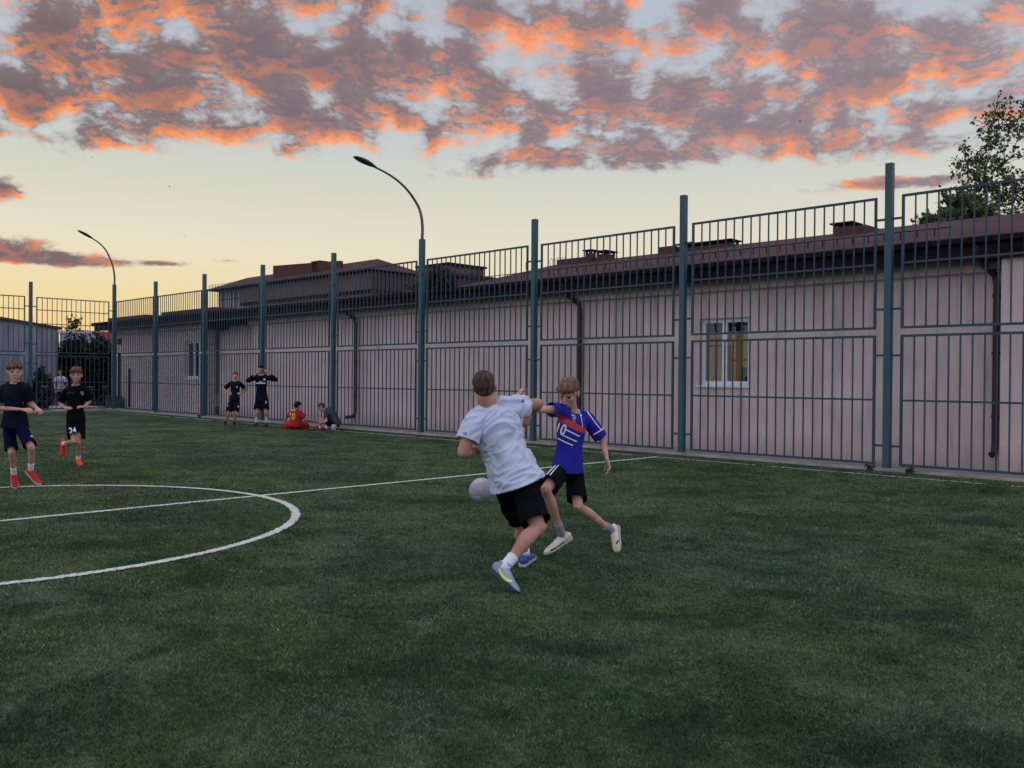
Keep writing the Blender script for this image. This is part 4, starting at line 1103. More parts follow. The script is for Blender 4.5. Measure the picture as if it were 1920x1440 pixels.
# --- man in white, seen from behind, striding to the right
J = dict(HD=at(908, 727, 6.47), NK=at(917, 765, 6.50), PV=at(966, 898, 6.50), SL=at(888, 790, 6.42), SR=at(963, 763, 6.52),
         EL=at(868, 848, 6.36), WL=at(896, 846, 6.58), ER=at(1009, 757, 6.70), WR=at(988, 775, 6.92),
         HL=at(955, 915, 6.58), HR=at(984, 913, 6.42), KR=at(1009, 990, 6.26), AR=at(950, 1058, 6.10), KL=at(978, 985, 6.72), AL=at(984, 1040, 6.86),
         GL=V3((.3, 1, .3)), GR=V3((-.05, .3, -1)), NL=V3((.3, 0, 1)), NR=V3((-.6, .6, .1)), CL=1.2, CR=.7, TL=-1, TR=1,
         T0R=at(970, 1115, 5.97), T0L=at(1000, 1044, 7.08), FR=V3((.85, .35, -.3)).normalized(), FL=V3((.6, .7, 0)).normalized())
fb = V3((.35, .93, 0)).normalized()
man = person(at(960, 1117, 6.25) * 1, 'person in white T-shirt and black shorts seen from behind, lunging towards the ball', J, V3((-.05, 1, -.12)), fb, .98, .240, SKIN_A, HAIR_BROWN, 'short', WHITE_SHIRT, BLACK_CLOTH,
             vox=.0055, fat=1.06, cfat=1.2, sleeves=(.62, .44), short_len=.86, hem=-.085, seed=3, fold_amp=.022, fold_dir=(.9, 0, .55), neck=1.16, tinf=.026, flare=.07, arm_fat=1.14, face=True, u_head=V3((-.12, 0, 1)), shorts_w=.94)
L0 = man['loc']; b = man['body']
sR, *_ = shoe(b, L0, J['AR'], J['T0R'], 1.2, SHOE_GREY, SOLE_NAVY, upv=V3((.8, -.1, .6)), foot_h=.088)
sL, *_ = shoe(b, L0, J['AL'], J['T0L'], 1.0, SHOE_BLUE, SOLE_WHITE)
kR = sock(b, L0, J['KR'], J['AR'], .22, SOCK_WHITE, 1.0); sock(b, L0, J['KL'], J['AL'], .16, SOCK_WHITE, 1.0)
def swoosh(cx, cy, L, ang, flip=1):
    pts_t = []; pts_b = []
    for i in range(9):
        t = i / 8; x = (t - .35) * L
        yc = -.28 * L * (1 - t) ** 2 * 0 + flip * (.30 * L * (t * t) - .10 * L * 0 if False else -.22 * L * t * t + .0)
        th = .16 * L * (1 - t) ** 1.1 * (.35 + .65 * min(1, t * 4 + .25))
        pts_t.append((x, yc - th * .5 + (.12 * L * flip if i == 0 else 0) * 0)); pts_b.append((x, yc + th * .5))
    V = []; F = []
    for i in range(9):
        for (x, y) in (pts_t[i], pts_b[i]): V.append((cx + x * cos(ang) - y * sin(ang), cy + x * sin(ang) + y * cos(ang)))
    # the hook at the broad end
    hk = [(-.35 * L, -.08 * L), (-.35 * L - .14 * L, -.10 * L * flip - .04 * L)]
    for i in range(8): F.append((2 * i, 2 * i + 1, 2 * i + 3, 2 * i + 2))
    k_ = len(V); x, y = (-.35 - .16) * L, -.16 * L * flip
    V.append((cx + x * cos(ang) - y * sin(ang), cy + x * sin(ang) + y * cos(ang))); F.append((0, 1, k_))
    return V, F
decal('logo', sR, L0, strip2d([(936, 1066), (941, 1077), (949, 1087), (960, 1091)], lambda t: 2.2 + 9 * t * (1.12 - t), 4, 24), P_NEON, .006)
decal('logo', kR, L0, strip2d([(951, 1055), (955, 1060), (959, 1063), (958, 1060)], 1.0, 1, 6), P_NAVY, .003)
decal('logo', man['shirt'], L0, merge2d([strip2d([(978, 752), (979.5, 749), (981, 752), (979.5, 755), (978, 752)], 1.3, 1, 10)]), P_NAVY)
decal('logo', man['shirt'], L0, merge2d([strip2d([(871, 812), (873, 811), (874.5, 813.5), (873, 816), (871.5, 814)], 1.4, 1, 10), strip2d([(867, 812), (869.5, 812)], 1, 1, 2)]), P_NAVY)
m_ = MB(); w_ = J['WR'] - L0; d_ = (J['ER'] - J['WR']).normalized(); m_.tube([w_ + d_ * .01, w_ + d_ * .028], .030, 14); m_.build('wristband', P_RED, b, True)

# --- boy in the blue jersey
J = dict(HD=at(1067, 736, 7.29), NK=at(1074, 772, 7.36), PV=at(1064, 878, 7.38), SL=at(1102, 786, 7.44), SR=at(1047, 768, 7.26),
         EL=at(1130, 826, 7.50), WL=at(1138, 862, 7.40), ER=at(1011, 768, 7.14), WR=at(983, 749, 7.10),
         HL=at(1077, 888, 7.46), HR=at(1048, 888, 7.28), KR=at(1023, 918, 6.98), AR=at(1054, 1003, 7.20), KL=at(1084, 950, 7.28), AL=at(1147, 994, 7.52),
         GL=V3((.28, -.3, -1)), GR=V3((-.6, -.2, .8)), NL=V3((-1, -.2, -.1)), NR=V3((.3, -.5, .1)), CL=.55, CR=1.5, TL=1, TR=1,
         T0R=at(1021, 1041, 7.12), T0L=at(1159, 1038, 7.42), FR=V3((-.6, -.8, .1)).normalized(), FL=V3((-.3, -.95, -.3)).normalized())
fb = V3((-.45, -.89, 0)).normalized()
boy = person(at(1085, 1040, 7.30), 'person in blue jersey with red band and number 10, running and looking down', J, V3((-.42, -.80, -.50)), fb, .84, .230, SKIN_B, HAIR_GINGER, 'mop', BLUE_CLOTH, BLACK_CLOTH,
             vox=.0055, fat=.94, cfat=1.3, sleeves=(.82, .40), tinf=.018, flare=.03, short_len=.80, hem=-.06, seed=9, fold_amp=.006, fold_dir=(.2, 0, 1), u_head=V3((-.05, -.4, 1)), shorts_w=1.02, shirt_w=1.0)
L0 = boy['loc']; b = boy['body']; st = boy['shirt']
sR, *_ = shoe(b, L0, J['AR'], J['T0R'], .92, SHOE_CREAM, SOLE_WHITE); sL, *_ = shoe(b, L0, J['AL'], J['T0L'], .92, SHOE_CREAM, SOLE_WHITE, upv=V3((-.8, -.5, .4)))
sock(b, L0, J['KR'], J['AR'], .26, SOCK_GREY, .86); sock(b, L0, J['KL'], J['AL'], .20, SOCK_GREY, .86)
decal('chest_band', st, L0, strip2d([(1039, 778), (1050, 784), (1072, 797), (1096, 808)], 11.5, 4, 22), P_RED, .0035)
decal('chest_stripes', st, L0, merge2d([strip2d([(1059, 804), (1072, 811), (1086, 818)], 2.2, 1, 14), strip2d([(1054, 815), (1068, 822), (1081, 828)], 2.2, 1, 14), strip2d([(1040, 818), (1056, 827), (1074, 835)], 2.2, 1, 16), strip2d([(1036, 794), (1042, 797)], 2.2, 1, 4), strip2d([(1036, 806), (1043, 808)], 2.2, 1, 4)]), P_WHITE, .004)
decal('number', st, L0, text2d('10', 1052, 804, 21, .30, .70, .02), P_WHITE, .006)
decal('crest', st, L0, merge2d([poly2d([(1074, 780), (1079, 779), (1080, 785), (1077, 789), (1073, 786)]), strip2d([(1073, 790), (1078, 792)], 2, 1, 3)]), P_GOLD, .005)
decal('piping', st, L0, merge2d([strip2d([(1084, 770), (1089, 782), (1092, 800)], 1.0, 1, 14), strip2d([(1096, 766), (1108, 782), (1120, 798), (1127, 806)], 1.7, 1, 18)]), P_WHITE, .004)
decal('cuff', st, L0, strip2d([(1113, 815), (1119, 811), (1128, 806), (1131, 803)], 2.0, 1, 10), P_WHITE, .004)
decal('side_stripes', boy['shorts'], L0, merge2d([strip2d([(1037, 873), (1024, 885), (1012, 898)], 1.7, 1, 14), strip2d([(1042, 873), (1029, 886), (1016, 900)], 1.9, 1, 14), strip2d([(1048, 872), (1034, 888), (1021, 902)], 1.7, 1, 14), strip2d([(1051, 871), (1055, 876), (1058, 871)], 1.2, 1, 6)]), P_WHITE, .004)
decal('logo', sR, L0, strip2d([(1058, 1014), (1049, 1023), (1040, 1029), (1032, 1032)], lambda t: 1.0 + 7 * t * (1.1 - t), 3, 20), P_BLACK, .005)
decal('heel_marks', sR, L0, merge2d([strip2d([(1063, 1012), (1067, 1022)], 1.8, 2, 8), strip2d([(1059, 1016), (1063, 1026)], 1.8, 2, 8)]), P_BLACK, .005)
decal('logo', sL, L0, strip2d([(1161, 1000), (1161, 1011), (1156, 1020)], 2.6, 2, 12), P_BLACK, .005)
# white knitted collar
def collar(R, m, rad, thick, tilt, parent_):
    sp = R['spine']; c = sp(.975) - R['loc']; t_ = (sp(.97) - sp(.85)).normalized(); J_ = R['J']; x = (J_['SL'] - J_['SR']).normalized(); x = (x - t_ * x.dot(t_)).normalized(); y = t_.cross(x); f = -y if (-y).dot(tilt) > 0 else y
    pts = []
    for i in range(29):
        an = 2 * pi * i / 28 ; pts.append(c + x * cos(an) * rad * 1.08 + f * sin(an) * rad * 1.0 - t_ * (.026 * max(0, sin(an))) + t_ * .006)
    mb = MB(); mb.tube(pts, thick, 8); return mb.build('collar', m, parent_, True)
collar(boy, P_WHITE, .066, .0095, fb, st)
collar(man, WHITE_SHIRT, .066, .006, V3((.35, .93, 0)), man['shirt'])

# --- the football in the air between them
def football(loc, rad, label, soft=False):
    bm = bmesh.new(); bmesh.ops.create_icosphere(bm, subdivisions=4, radius=rad)
    m = bpy.data.materials.get('football_panels')
    if not m:
        m = bpy.data.materials.new('football_panels'); m.use_nodes = True; t = NT(m.node_tree); bs = m.node_tree.nodes['Principled BSDF']; bs.inputs['Roughness'].default_value = .5
        tc = t.node('ShaderNodeTexCoord').outputs['Generated']; v = t.node('ShaderNodeTexVoronoi'); v.feature = 'DISTANCE_TO_EDGE'; v.inputs['Scale'].default_value = 2.4; t.l.new(tc, v.inputs['Vector'])
        v2 = t.node('ShaderNodeTexVoronoi'); v2.inputs['Scale'].default_value = 2.4; t.l.new(tc, v2.inputs['Vector'])
        c = t.mix(t.rng(v.outputs['Distance'], 0.0, 0.035, .9, 0), rgb(178, 172, 176), rgb(96, 92, 98))
        sp_ = t.node('ShaderNodeSeparateColor'); t.l.new(v2.outputs['Color'], sp_.inputs[0])
        c = t.mix(t.rng(sp_.outputs[0], .55, .6, 0, .35), c, rgb(112, 104, 128)); c = t.mix(t.rng(t.noise(tc, 6, 5, .6), .45, .7, 0, .5), c, rgb(150, 142, 130))
        t.l.new(c, bs.inputs['Base Color'])
    me = bpy.data.meshes.new('football'); bm.to_mesh(me); bm.free(); me.polygons.foreach_set('use_smooth', [True] * len(me.polygons)); me.materials.append(m)
    o = bpy.data.objects.new('football', me); col.objects.link(o); o.location = loc; o.rotation_euler = (.4, .9, .3)
    return tag(o, label, 'ball')
football(at(903, 919, 7.75), .108, 'scuffed white football in the air behind the person in white')

# ------------------------------------------------------------------ the other people
def simple_hand_dirs(J, d):
    for q in ('L', 'R'): J.setdefault('G' + q, d)
# boy jogging at the left edge
J = dict(HD=at(28, 698, 11.25), NK=at(29, 719, 11.27), PV=at(28, 798, 11.3), SL=at(49, 729, 11.20), SR=at(8, 729, 11.34),
         EL=at(58, 757, 11.30), WL=at(70, 766, 11.16), ER=at(-4, 765, 11.30), WR=at(44, 768, 11.02), HL=at(41, 806, 11.24), HR=at(17, 806, 11.36),
         KR=at(22, 850, 11.22), AR=at(26, 888, 11.40), KL=at(59, 840, 11.10), AL=at(58, 881, 11.28), T0R=at(29, 917, 11.22), T0L=at(75, 910, 11.12),
         GL=V3((.7, -.4, -.35)), GR=V3((1, -.3, -.05)), NL=V3((-.3, .1, -1)), NR=V3((0, .6, -1)), CL=.9, CR=.9, TL=-1, TR=1, FR=V3((.3, -.95, 0)), FL=V3((.4, -.9, .2)))
fb = V3((.35, -.93, 0)).normalized()
pA = person(at(40, 917, 11.3), 'person in plain navy T-shirt and shorts jogging in red boots at the left edge', J, V3((.50, -.85, -.05)), fb, .92, .248, SKIN_B, HAIR_LIGHT, 'mop', NAVY_CLOTH, NAVY2, vox=.008, fat=.92, cfat=1.4,
            sleeve=.70, short_len=.84, hem=-.04, seed=21, shorts_w=.90, tinf=.024, flare=.05)
b = pA['body']; L0 = pA['loc']
for q, m1 in (('R', SHOE_RED), ('L', SHOE_RED)): shoe(b, L0, J['A' + q], J['T0' + q], .95, m1, SOLE_WHITE); sock(b, L0, J['K' + q], J['A' + q], .30, SOCK_WHITE, .86)
decal('logo', pA['shorts'], L0, strip2d([(57, 819), (59, 817), (61, 820)], 1.6, 1, 4), P_WHITE, .004)

J = dict(HD=at(143, 704, 14.15), NK=at(142, 722, 14.2), PV=at(142, 787, 14.25), SL=at(158, 732, 14.2), SR=at(125, 733, 14.25),
         EL=at(168, 753, 14.3), WL=at(157, 763, 14.08), ER=at(112, 756, 14.3), WR=at(124, 766, 14.10), HL=at(151, 793, 14.22), HR=at(133, 793, 14.3),
         KR=at(139, 828, 14.08), AR=at(119, 832, 14.46), KL=at(147, 832, 14.15), AL=at(147, 861, 14.3), T0R=at(118, 855, 14.52), T0L=at(152, 874, 14.12),
         GL=V3((-.9, -.3, .05)), GR=V3((.8, -.4, .2)), NL=V3((0, .5, -1)), NR=V3((0, .5, -1)), CL=1.0, CR=1.2, TL=-1, TR=1, FR=V3((.3, -.9, -.3)), FL=V3((.3, -.95, 0)))
fb = V3((.20, -.98, 0)).normalized()
pB = person(at(143, 873, 14.25), 'person in black kit with number 24 on the shorts and orange-red boots, jogging', J, V3((.35, -.93, 0)), fb, .86, .246, SKIN_A, HAIR_LIGHT, 'mop', BLACK_CLOTH, BLACK_CLOTH, vox=.008, fat=.92, cfat=1.4,
            sleeve=.80, short_len=.74, hem=-.03, seed=31, shorts_w=1.08, tinf=.022, flare=.03)
b = pB['body']; L0 = pB['loc']
for q in ('R', 'L'): shoe(b, L0, J['A' + q], J['T0' + q], .95, SHOE_ORANGE, SHOE_ORANGE, upv=V3((.6, -.8, .2)) if q == 'R' else None); sock(b, L0, J['K' + q], J['A' + q], .20, SOCK_WHITE, .84)
decal('number', pB['shorts'], L0, text2d('24', 136.5, 807, 11.5, -.15, .88, .02), P_WHITE, .006)
decal('crest', pB['shirt'], L0, poly2d([(150.5, 734), (154, 733.5), (158, 734.5), (157.5, 739), (154, 742.5), (151.5, 739.5)]), P_GREY, .006)
decal('chest_print', pB['shirt'], L0, strip2d([(126, 738), (133, 736.5), (140, 737)], 2.0, 1, 8), P_BLACK, .006)

# standing pair by the fence
def far_person(loc, label, J, fh, fb_, k, hs, skin, hm, hs_, sm, shm, shoes, socks, top, **kw):
    R = person(loc, label, J, fh, fb_, k, hs, skin, hm, hs_, sm, shm, vox=.012, face=False, **kw)
    for q in ('R', 'L'):
        shoe(R['body'], R['loc'], J['A' + q], J['T0' + q], .95, shoes, SOLE_DARK); sock(R['body'], R['loc'], J['K' + q], J['A' + q], top, socks, .9)
    return R
dn = V3((0, -.2, -1))
J = dict(HD=at(441.7, 704.5, 25.8), NK=at(441, 714, 25.8), PV=at(440, 749, 25.8), SL=at(450.5, 719.5, 25.75), SR=at(431.5, 719.5, 25.85),
         EL=at(461, 731, 25.95), WL=at(451.5, 738, 25.75), ER=at(420, 730, 25.95), WR=at(429.5, 738, 25.75), HL=at(445, 752, 25.8), HR=at(435, 752, 25.8),
         KR=at(427.5, 776, 25.7), AR=at(422, 793.5, 25.85), KL=at(442, 776, 25.7), AL=at(438.5, 793.5, 25.85), T0R=at(419.5, 799.5, 25.65), T0L=at(436.5, 799.5, 25.65),
         GL=V3((-.9, -.3, -.1)), GR=V3((.9, -.3, -.1)), CL=.8, CR=.8, TL=-1, TR=1, NL=V3((0, 1, 0)), NR=V3((0, 1, 0)))
pC = far_person(at(431, 799, 25.8), 'person in navy kit standing with hands on hips by the fence', J, V3((.15, -1, 0)), V3((0, -1, 0)), .86, .215, SKIN_A, HAIR_BROWN, 'short', NAVY_CLOTH, NAVY_CLOTH, SHOE_BLACK, SOCK_BLACK, .22,
                fat=.92, cfat=1.2, sleeve=.72, short_len=.78, hem=-.04, seed=41, shorts_w=1.2)
L0 = pC['loc']
decal('crest', pC['shirt'], L0, strip2d([(444, 724), (444, 727)], 2.4, 1, 2), P_WHITE, .01)
decal('number', pC['shorts'], L0, text2d('9', 446.5, 762.5, 4.6, 0, .9, .04), P_WHITE, .012); decal('logo', pC['shorts'], L0, strip2d([(427, 759), (427, 761.5)], 2.2, 1, 2), P_WHITE, .01)
for q, (a_, b_) in (('L', ((456.5, 731), (459.5, 727.5))), ('R', ((417.5, 724), (421, 728)))): decal('cuff', pC['shirt'], L0, strip2d([a_, b_], 1.3, 1, 3), P_WHITE, .01)

J = dict(HD=at(488.5, 692, 25.5), NK=at(490, 703, 25.55), PV=at(490.5, 748, 25.6), SL=at(502.5, 708.5, 25.55), SR=at(478, 708.5, 25.6),
         EL=at(517, 712, 25.35), WL=at(502, 698.5, 25.25), ER=at(464.5, 714, 25.4), WR=at(481.5, 700, 25.25), HL=at(496, 752, 25.6), HR=at(485, 752, 25.6),
         KR=at(482, 775, 25.5), AR=at(480.5, 791.5, 25.6), KL=at(499, 775, 25.5), AL=at(500, 791.5, 25.6), T0R=at(476, 798.5, 25.35), T0L=at(498, 798.5, 25.35),
         GL=V3((-.7, -.3, .5)), GR=V3((.7, -.3, .4)), CL=.9, CR=.9, TL=-1, TR=1, NL=V3((0, 1, -.3)), NR=V3((0, 1, -.3)))
pD = far_person(at(489, 798.5, 25.6), 'tall person in dark long-sleeved top and white knee socks, hands raised to face', J, V3((-.1, -1, -.15)), V3((0, -1, 0)), .97, .225, SKIN_A, HAIR_BLACK, 'short', NAVY_CLOTH, BLACK_CLOTH, SHOE_BLACK, SOCK_WHITE, .62,
                fat=.98, cfat=1.4, sleeve=1.65, short_len=.68, hem=-.10, seed=51, shorts_w=1.2)
L0 = pD['loc']
decal('chest_print', pD['shirt'], L0, merge2d([strip2d([(480.5, 718.3), (497.5, 718.3)], 2.2, 1, 8), strip2d([(486, 715.3), (492, 715.3)], 1.2, 1, 3)]), P_WHITE, .012)
decal('crest', pD['shirt'], L0, strip2d([(495.7, 709.5), (495.7, 713.5)], 3.2, 1, 2), P_WHITE, .012)
decal('number', pD['shorts'], L0, text2d('7', 498.6, 755, 5.0, 0, .9, .04), P_WHITE, .014); decal('logo', pD['shorts'], L0, strip2d([(478, 756), (478, 758.5)], 2.5, 1, 2), P_WHITE, .012)

# seated in red, back to the camera
J = dict(HD=at(557.5, 761, 24.35), NK=at(556, 770, 24.4), PV=at(551, 797, 24.35), SL=at(544, 776, 24.42), SR=at(566, 777, 24.36),
         EL=at(541, 789, 24.25), WL=at(547, 797, 24.5), ER=at(574, 786, 24.35), WR=at(586, 789.5, 24.45), HL=at(544, 799, 24.4), HR=at(558, 799, 24.36),
         KL=at(538, 799, 24.85), AL=at(556, 803, 25.0), KR=at(575, 800, 24.75), AR=at(560, 803, 24.95), T0L=at(560, 804, 25.1), T0R=at(553, 804, 25.1),
         GL=V3((.3, 1, 0)), GR=V3((1, .2, -.1)), CL=.7, CR=.5, TL=-1, TR=1, NL=V3((0, 0, -1)), NR=V3((0, 0, -1)), bow=V3((0, -.03, 0)))
pE = far_person(at(551, 805, 24.4), 'person in red kit with yellow number 10 sitting on the turf, back to the camera', J, V3((.5, .85, -.2)), V3((.2, 1, 0)), .88, .225, SKIN_A, HAIR_BLACK, 'mop', RED_CLOTH, RED_CLOTH, SHOE_BLACK, SOCK_BLACK, .25,
                fat=1.2, cfat=1.5, sleeve=.62, short_len=.92, hem=-.02, seed=61, shorts_w=1.15, tinf=.03, flare=.08)
decal('number', pE['shirt'], pE['loc'], text2d('10', 547.5, 780.5, 12.5, .12, .74, .03), P_YEL, .014)
decal('name_print', pE['shirt'], pE['loc'], strip2d([(543, 770.5), (554, 770)], 1.6, 1, 5), P_YEL, .014)

J = dict(HD=at(603, 763, 24.3), NK=at(609, 771, 24.35), PV=at(629, 796, 24.35), SL=at(611, 775, 24.18), SR=at(614, 773, 24.5),
         EL=at(612, 790, 24.05), WL=at(603, 792, 24.1), ER=at(610, 788, 24.6), WR=at(600, 789, 24.5), HL=at(628, 798, 24.22), HR=at(628, 798, 24.48),
         KL=at(606, 785, 24.2), AL=at(612, 802, 24.2), KR=at(602, 788, 24.55), AR=at(600, 802, 24.5), T0L=at(600, 804.5, 24.1), T0R=at(590, 804.5, 24.45),
         GL=V3((-.8, .2, -.5)), GR=V3((-.8, 0, -.4)), CL=.8, CR=.8, TL=-1, TR=1, NL=V3((0, 1, 0)), NR=V3((0, 0, -1)), bow=V3((.06, 0, .10)))
pF = far_person(at(618, 804.5, 24.35), 'person in grey T-shirt crouching on the turf with head bowed, facing the one in red', J, V3((-.8, 0, -.6)), V3((-1, 0, 0)), .86, .225, SKIN_B, HAIR_BROWN, 'short', GREY_CLOTH, NAVY_CLOTH, SHOE_RED, SOCK_WHITE, .2,
                fat=1.0, cfat=1.4, sleeve=.6, short_len=.7, hem=-.08, seed=71, tinf=.03, flare=.05, u_head=V3((-.5, 0, .8)))
football(at(626, 801.5, 24.0) , .085, 'pale football on the turf beside the crouching person in grey')

J = dict(HD=at(113, 698, 38), NK=at(114, 706, 38), PV=at(115, 732, 38), SL=at(122, 710, 37.9), SR=at(106, 710, 38.1),
         EL=at(126, 721, 37.9), WL=at(121, 730, 37.8), ER=at(102, 721, 38), WR=at(104, 731, 37.8), HL=at(118, 735, 38), HR=at(111, 735, 38),
         KL=at(121, 749, 37.8), AL=at(121, 763, 38), KR=at(108, 749, 37.8), AR=at(108, 763, 38), T0L=at(122, 767, 37.8), T0R=at(107, 767, 37.8),
         GL=V3((-.3, -.3, -1)), GR=V3((.2, -.3, -1)), CL=.5, CR=.5, TL=-1, TR=1)
pG = far_person(at(114, 767, 38), 'person in white and grey top standing behind the end fence', J, V3((0, -1, 0)), V3((0, -1, 0)), .95, .23, SKIN_A, HAIR_BROWN, 'short', mat('pale_tee', rgb(190, 188, 200), .9, .8, 3, dark=rgb(110, 110, 122)), BLACK_CLOTH, SHOE_BLACK, SOCK_BLACK, .2,
                fat=1.0, cfat=1.4, sleeve=.6, short_len=.8, hem=-.1, seed=81)

# ------------------------------------------------------------------ bicycles behind the end fence
def bicycle(loc, rz, tilt, label):
    t = empty('bicycle', loc, (tilt, 0, rz), label, 'bicycle', 'bicycles left behind the end fence')
    R_ = .33
    for x in (-.52, .52):
        m = MB(); m.tube([(x + R_ * cos(a_ * pi / 16), 0, R_ + R_ * sin(a_ * pi / 16)) for a_ in range(33)], .022, 6, False); w = m.build('wheel', M_RUBBER, t)
        m = MB()
        for a_ in range(12): m.tube([(x, 0, R_), (x + R_ * cos(a_ * pi / 6), 0, R_ + R_ * sin(a_ * pi / 6))], .0025, 4)
        m.tube([(x, -.04, R_), (x, .04, R_)], .025, 8); m.build('spokes', M_LAMP, w)
    m = MB(); bb = (-.08, 0, .30); sd = (-.22, 0, .80); hd = (.36, 0, .82)
    for a_, b_ in ((bb, sd), (bb, hd), (sd, hd), (bb, (-.52, 0, .33)), ((-.2, 0, .72), (-.52, 0, .33)), (hd, (.38, 0, .70)), ((.38, .04, .68), (.52, .05, .33)), ((.38, -.04, .68), (.52, -.05, .33))): m.tube([a_, b_], .018, 8)
    m.build('frame', M_BLACK, t)
    m = MB(); m.tube([(-.22, 0, .80), (-.245, 0, .92)], .014, 8); m.add([(-.38, -.07, .93), (-.38, .07, .93), (-.10, .02, .935), (-.10, -.02, .935), (-.38, -.07, .96), (-.38, .07, .96), (-.10, .02, .955), (-.10, -.02, .955)], [(0, 1, 2, 3), (4, 5, 6, 7), (0, 1, 5, 4), (1, 2, 6, 5), (2, 3, 7, 6), (3, 0, 4, 7)]); m.build('saddle', P_GREY, t)
    m = MB(); m.tube([(.36, 0, .82), (.34, 0, .95)], .014, 8); m.tube([(.28, -.30, .97), (.34, -.1, .95), (.34, .1, .95), (.28, .30, .97)], .013, 8); m.build('handlebar', P_GREY, t)
    m = MB(); m.tube([(-.08, -.03, .30), (-.08, -.03, .14)], .012, 6); m.box((-.12, -.12, .12), (-.04, -.04, .14)); m.tube([(-.08, .03, .30), (-.08, .03, .46)], .012, 6); m.box((-.12, .04, .46), (-.04, .12, .48)); m.build('pedals', M_RUBBER, t)
    return t
bicycle(at(97, 766, 37.6) * 1, .25, .12, 'dark bicycle standing beside the one in the white top behind the end fence')
bicycle(at(184, 768, 37.3) * 1, .75, -.12, 'dark bicycle leaning by the corner lamp post behind the end fence')
for o in bpy.data.objects:
    if o.name.startswith('bicycle') and o.type == 'EMPTY': o.location.z = 0.0
m = MB(); m.box((-33.6, -1.75, -.02), (-31.8, -.35, .14)); tag(m.build('concrete_slab', mat('pale_slab', rgb(206, 190, 182), .9, .5, 2), matrix=Matrix.Translation(P0) @ FR), 'pale concrete slab on the ground beyond the corner', 'slab')

# ------------------------------------------------------------------ trees and plants
def leaf_mat(name, a, b_):
    m = bpy.data.materials.new(name); m.use_nodes = True
    t = NT(m.node_tree); b = m.node_tree.nodes['Principled BSDF']; b.inputs['Roughness'].default_value = 0.6; b.inputs['Specular IOR Level'].default_value = .2
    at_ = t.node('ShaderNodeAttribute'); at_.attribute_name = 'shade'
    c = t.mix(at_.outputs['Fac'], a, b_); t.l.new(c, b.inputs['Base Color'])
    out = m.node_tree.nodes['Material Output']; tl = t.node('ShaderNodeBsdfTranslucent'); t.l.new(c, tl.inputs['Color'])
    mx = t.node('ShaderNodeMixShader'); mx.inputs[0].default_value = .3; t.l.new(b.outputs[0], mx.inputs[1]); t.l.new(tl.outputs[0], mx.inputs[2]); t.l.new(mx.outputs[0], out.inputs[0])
    return m
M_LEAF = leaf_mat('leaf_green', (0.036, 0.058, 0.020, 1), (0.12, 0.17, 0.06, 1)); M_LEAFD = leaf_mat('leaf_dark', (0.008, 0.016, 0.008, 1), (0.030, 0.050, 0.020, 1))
M_BARK = mat('bark', rgb(74, 60, 52), .9, .6, 12, bump=.5, bscale=40)
def leaves_mesh(name, pts, size, m, parent, origin, seed=1, matr=None):
    """many small folded leaves; pts = (position, spread)"""
    g = np.random.default_rng(seed); n = len(pts); P = np.array([p for p in pts]) - np.array(origin)
    d = g.normal(size=(n, 3)); d[:, 2] -= .3; d /= np.linalg.norm(d, axis=1)[:, None]; s_ = np.cross(d, g.normal(size=(n, 3))); s_ /= np.linalg.norm(s_, axis=1)[:, None]; nn = np.cross(d, s_)
    L = size * (.6 + .8 * g.random(n))[:, None]; Wd = L * .36
    v = np.empty((n, 4, 3)); v[:, 0] = P; v[:, 1] = P + d * L * .5 + s_ * Wd + nn * Wd * .3; v[:, 2] = P + d * L; v[:, 3] = P + d * L * .5 - s_ * Wd + nn * Wd * .3
    me = bpy.data.meshes.new(name); me.vertices.add(n * 4); me.vertices.foreach_set('co', v.reshape(-1)); me.loops.add(n * 6); me.polygons.add(n * 2)
    b_ = np.arange(n) * 4; me.loops.foreach_set('vertex_index', np.stack([b_, b_ + 1, b_ + 2, b_, b_ + 2, b_ + 3], 1).reshape(-1).astype(np.int32)); me.polygons.foreach_set('loop_start', np.arange(n * 2, dtype=np.int32) * 3)
    a_ = me.attributes.new('shade', 'FLOAT', 'POINT'); sh = g.random(n); sh = np.repeat(sh, 4); a_.data.foreach_set('value', sh.astype(np.float32))
    me.materials.append(m); me.update(calc_edges=True)
    o = bpy.data.objects.new(name, me); col.objects.link(o); o.parent = parent; return o
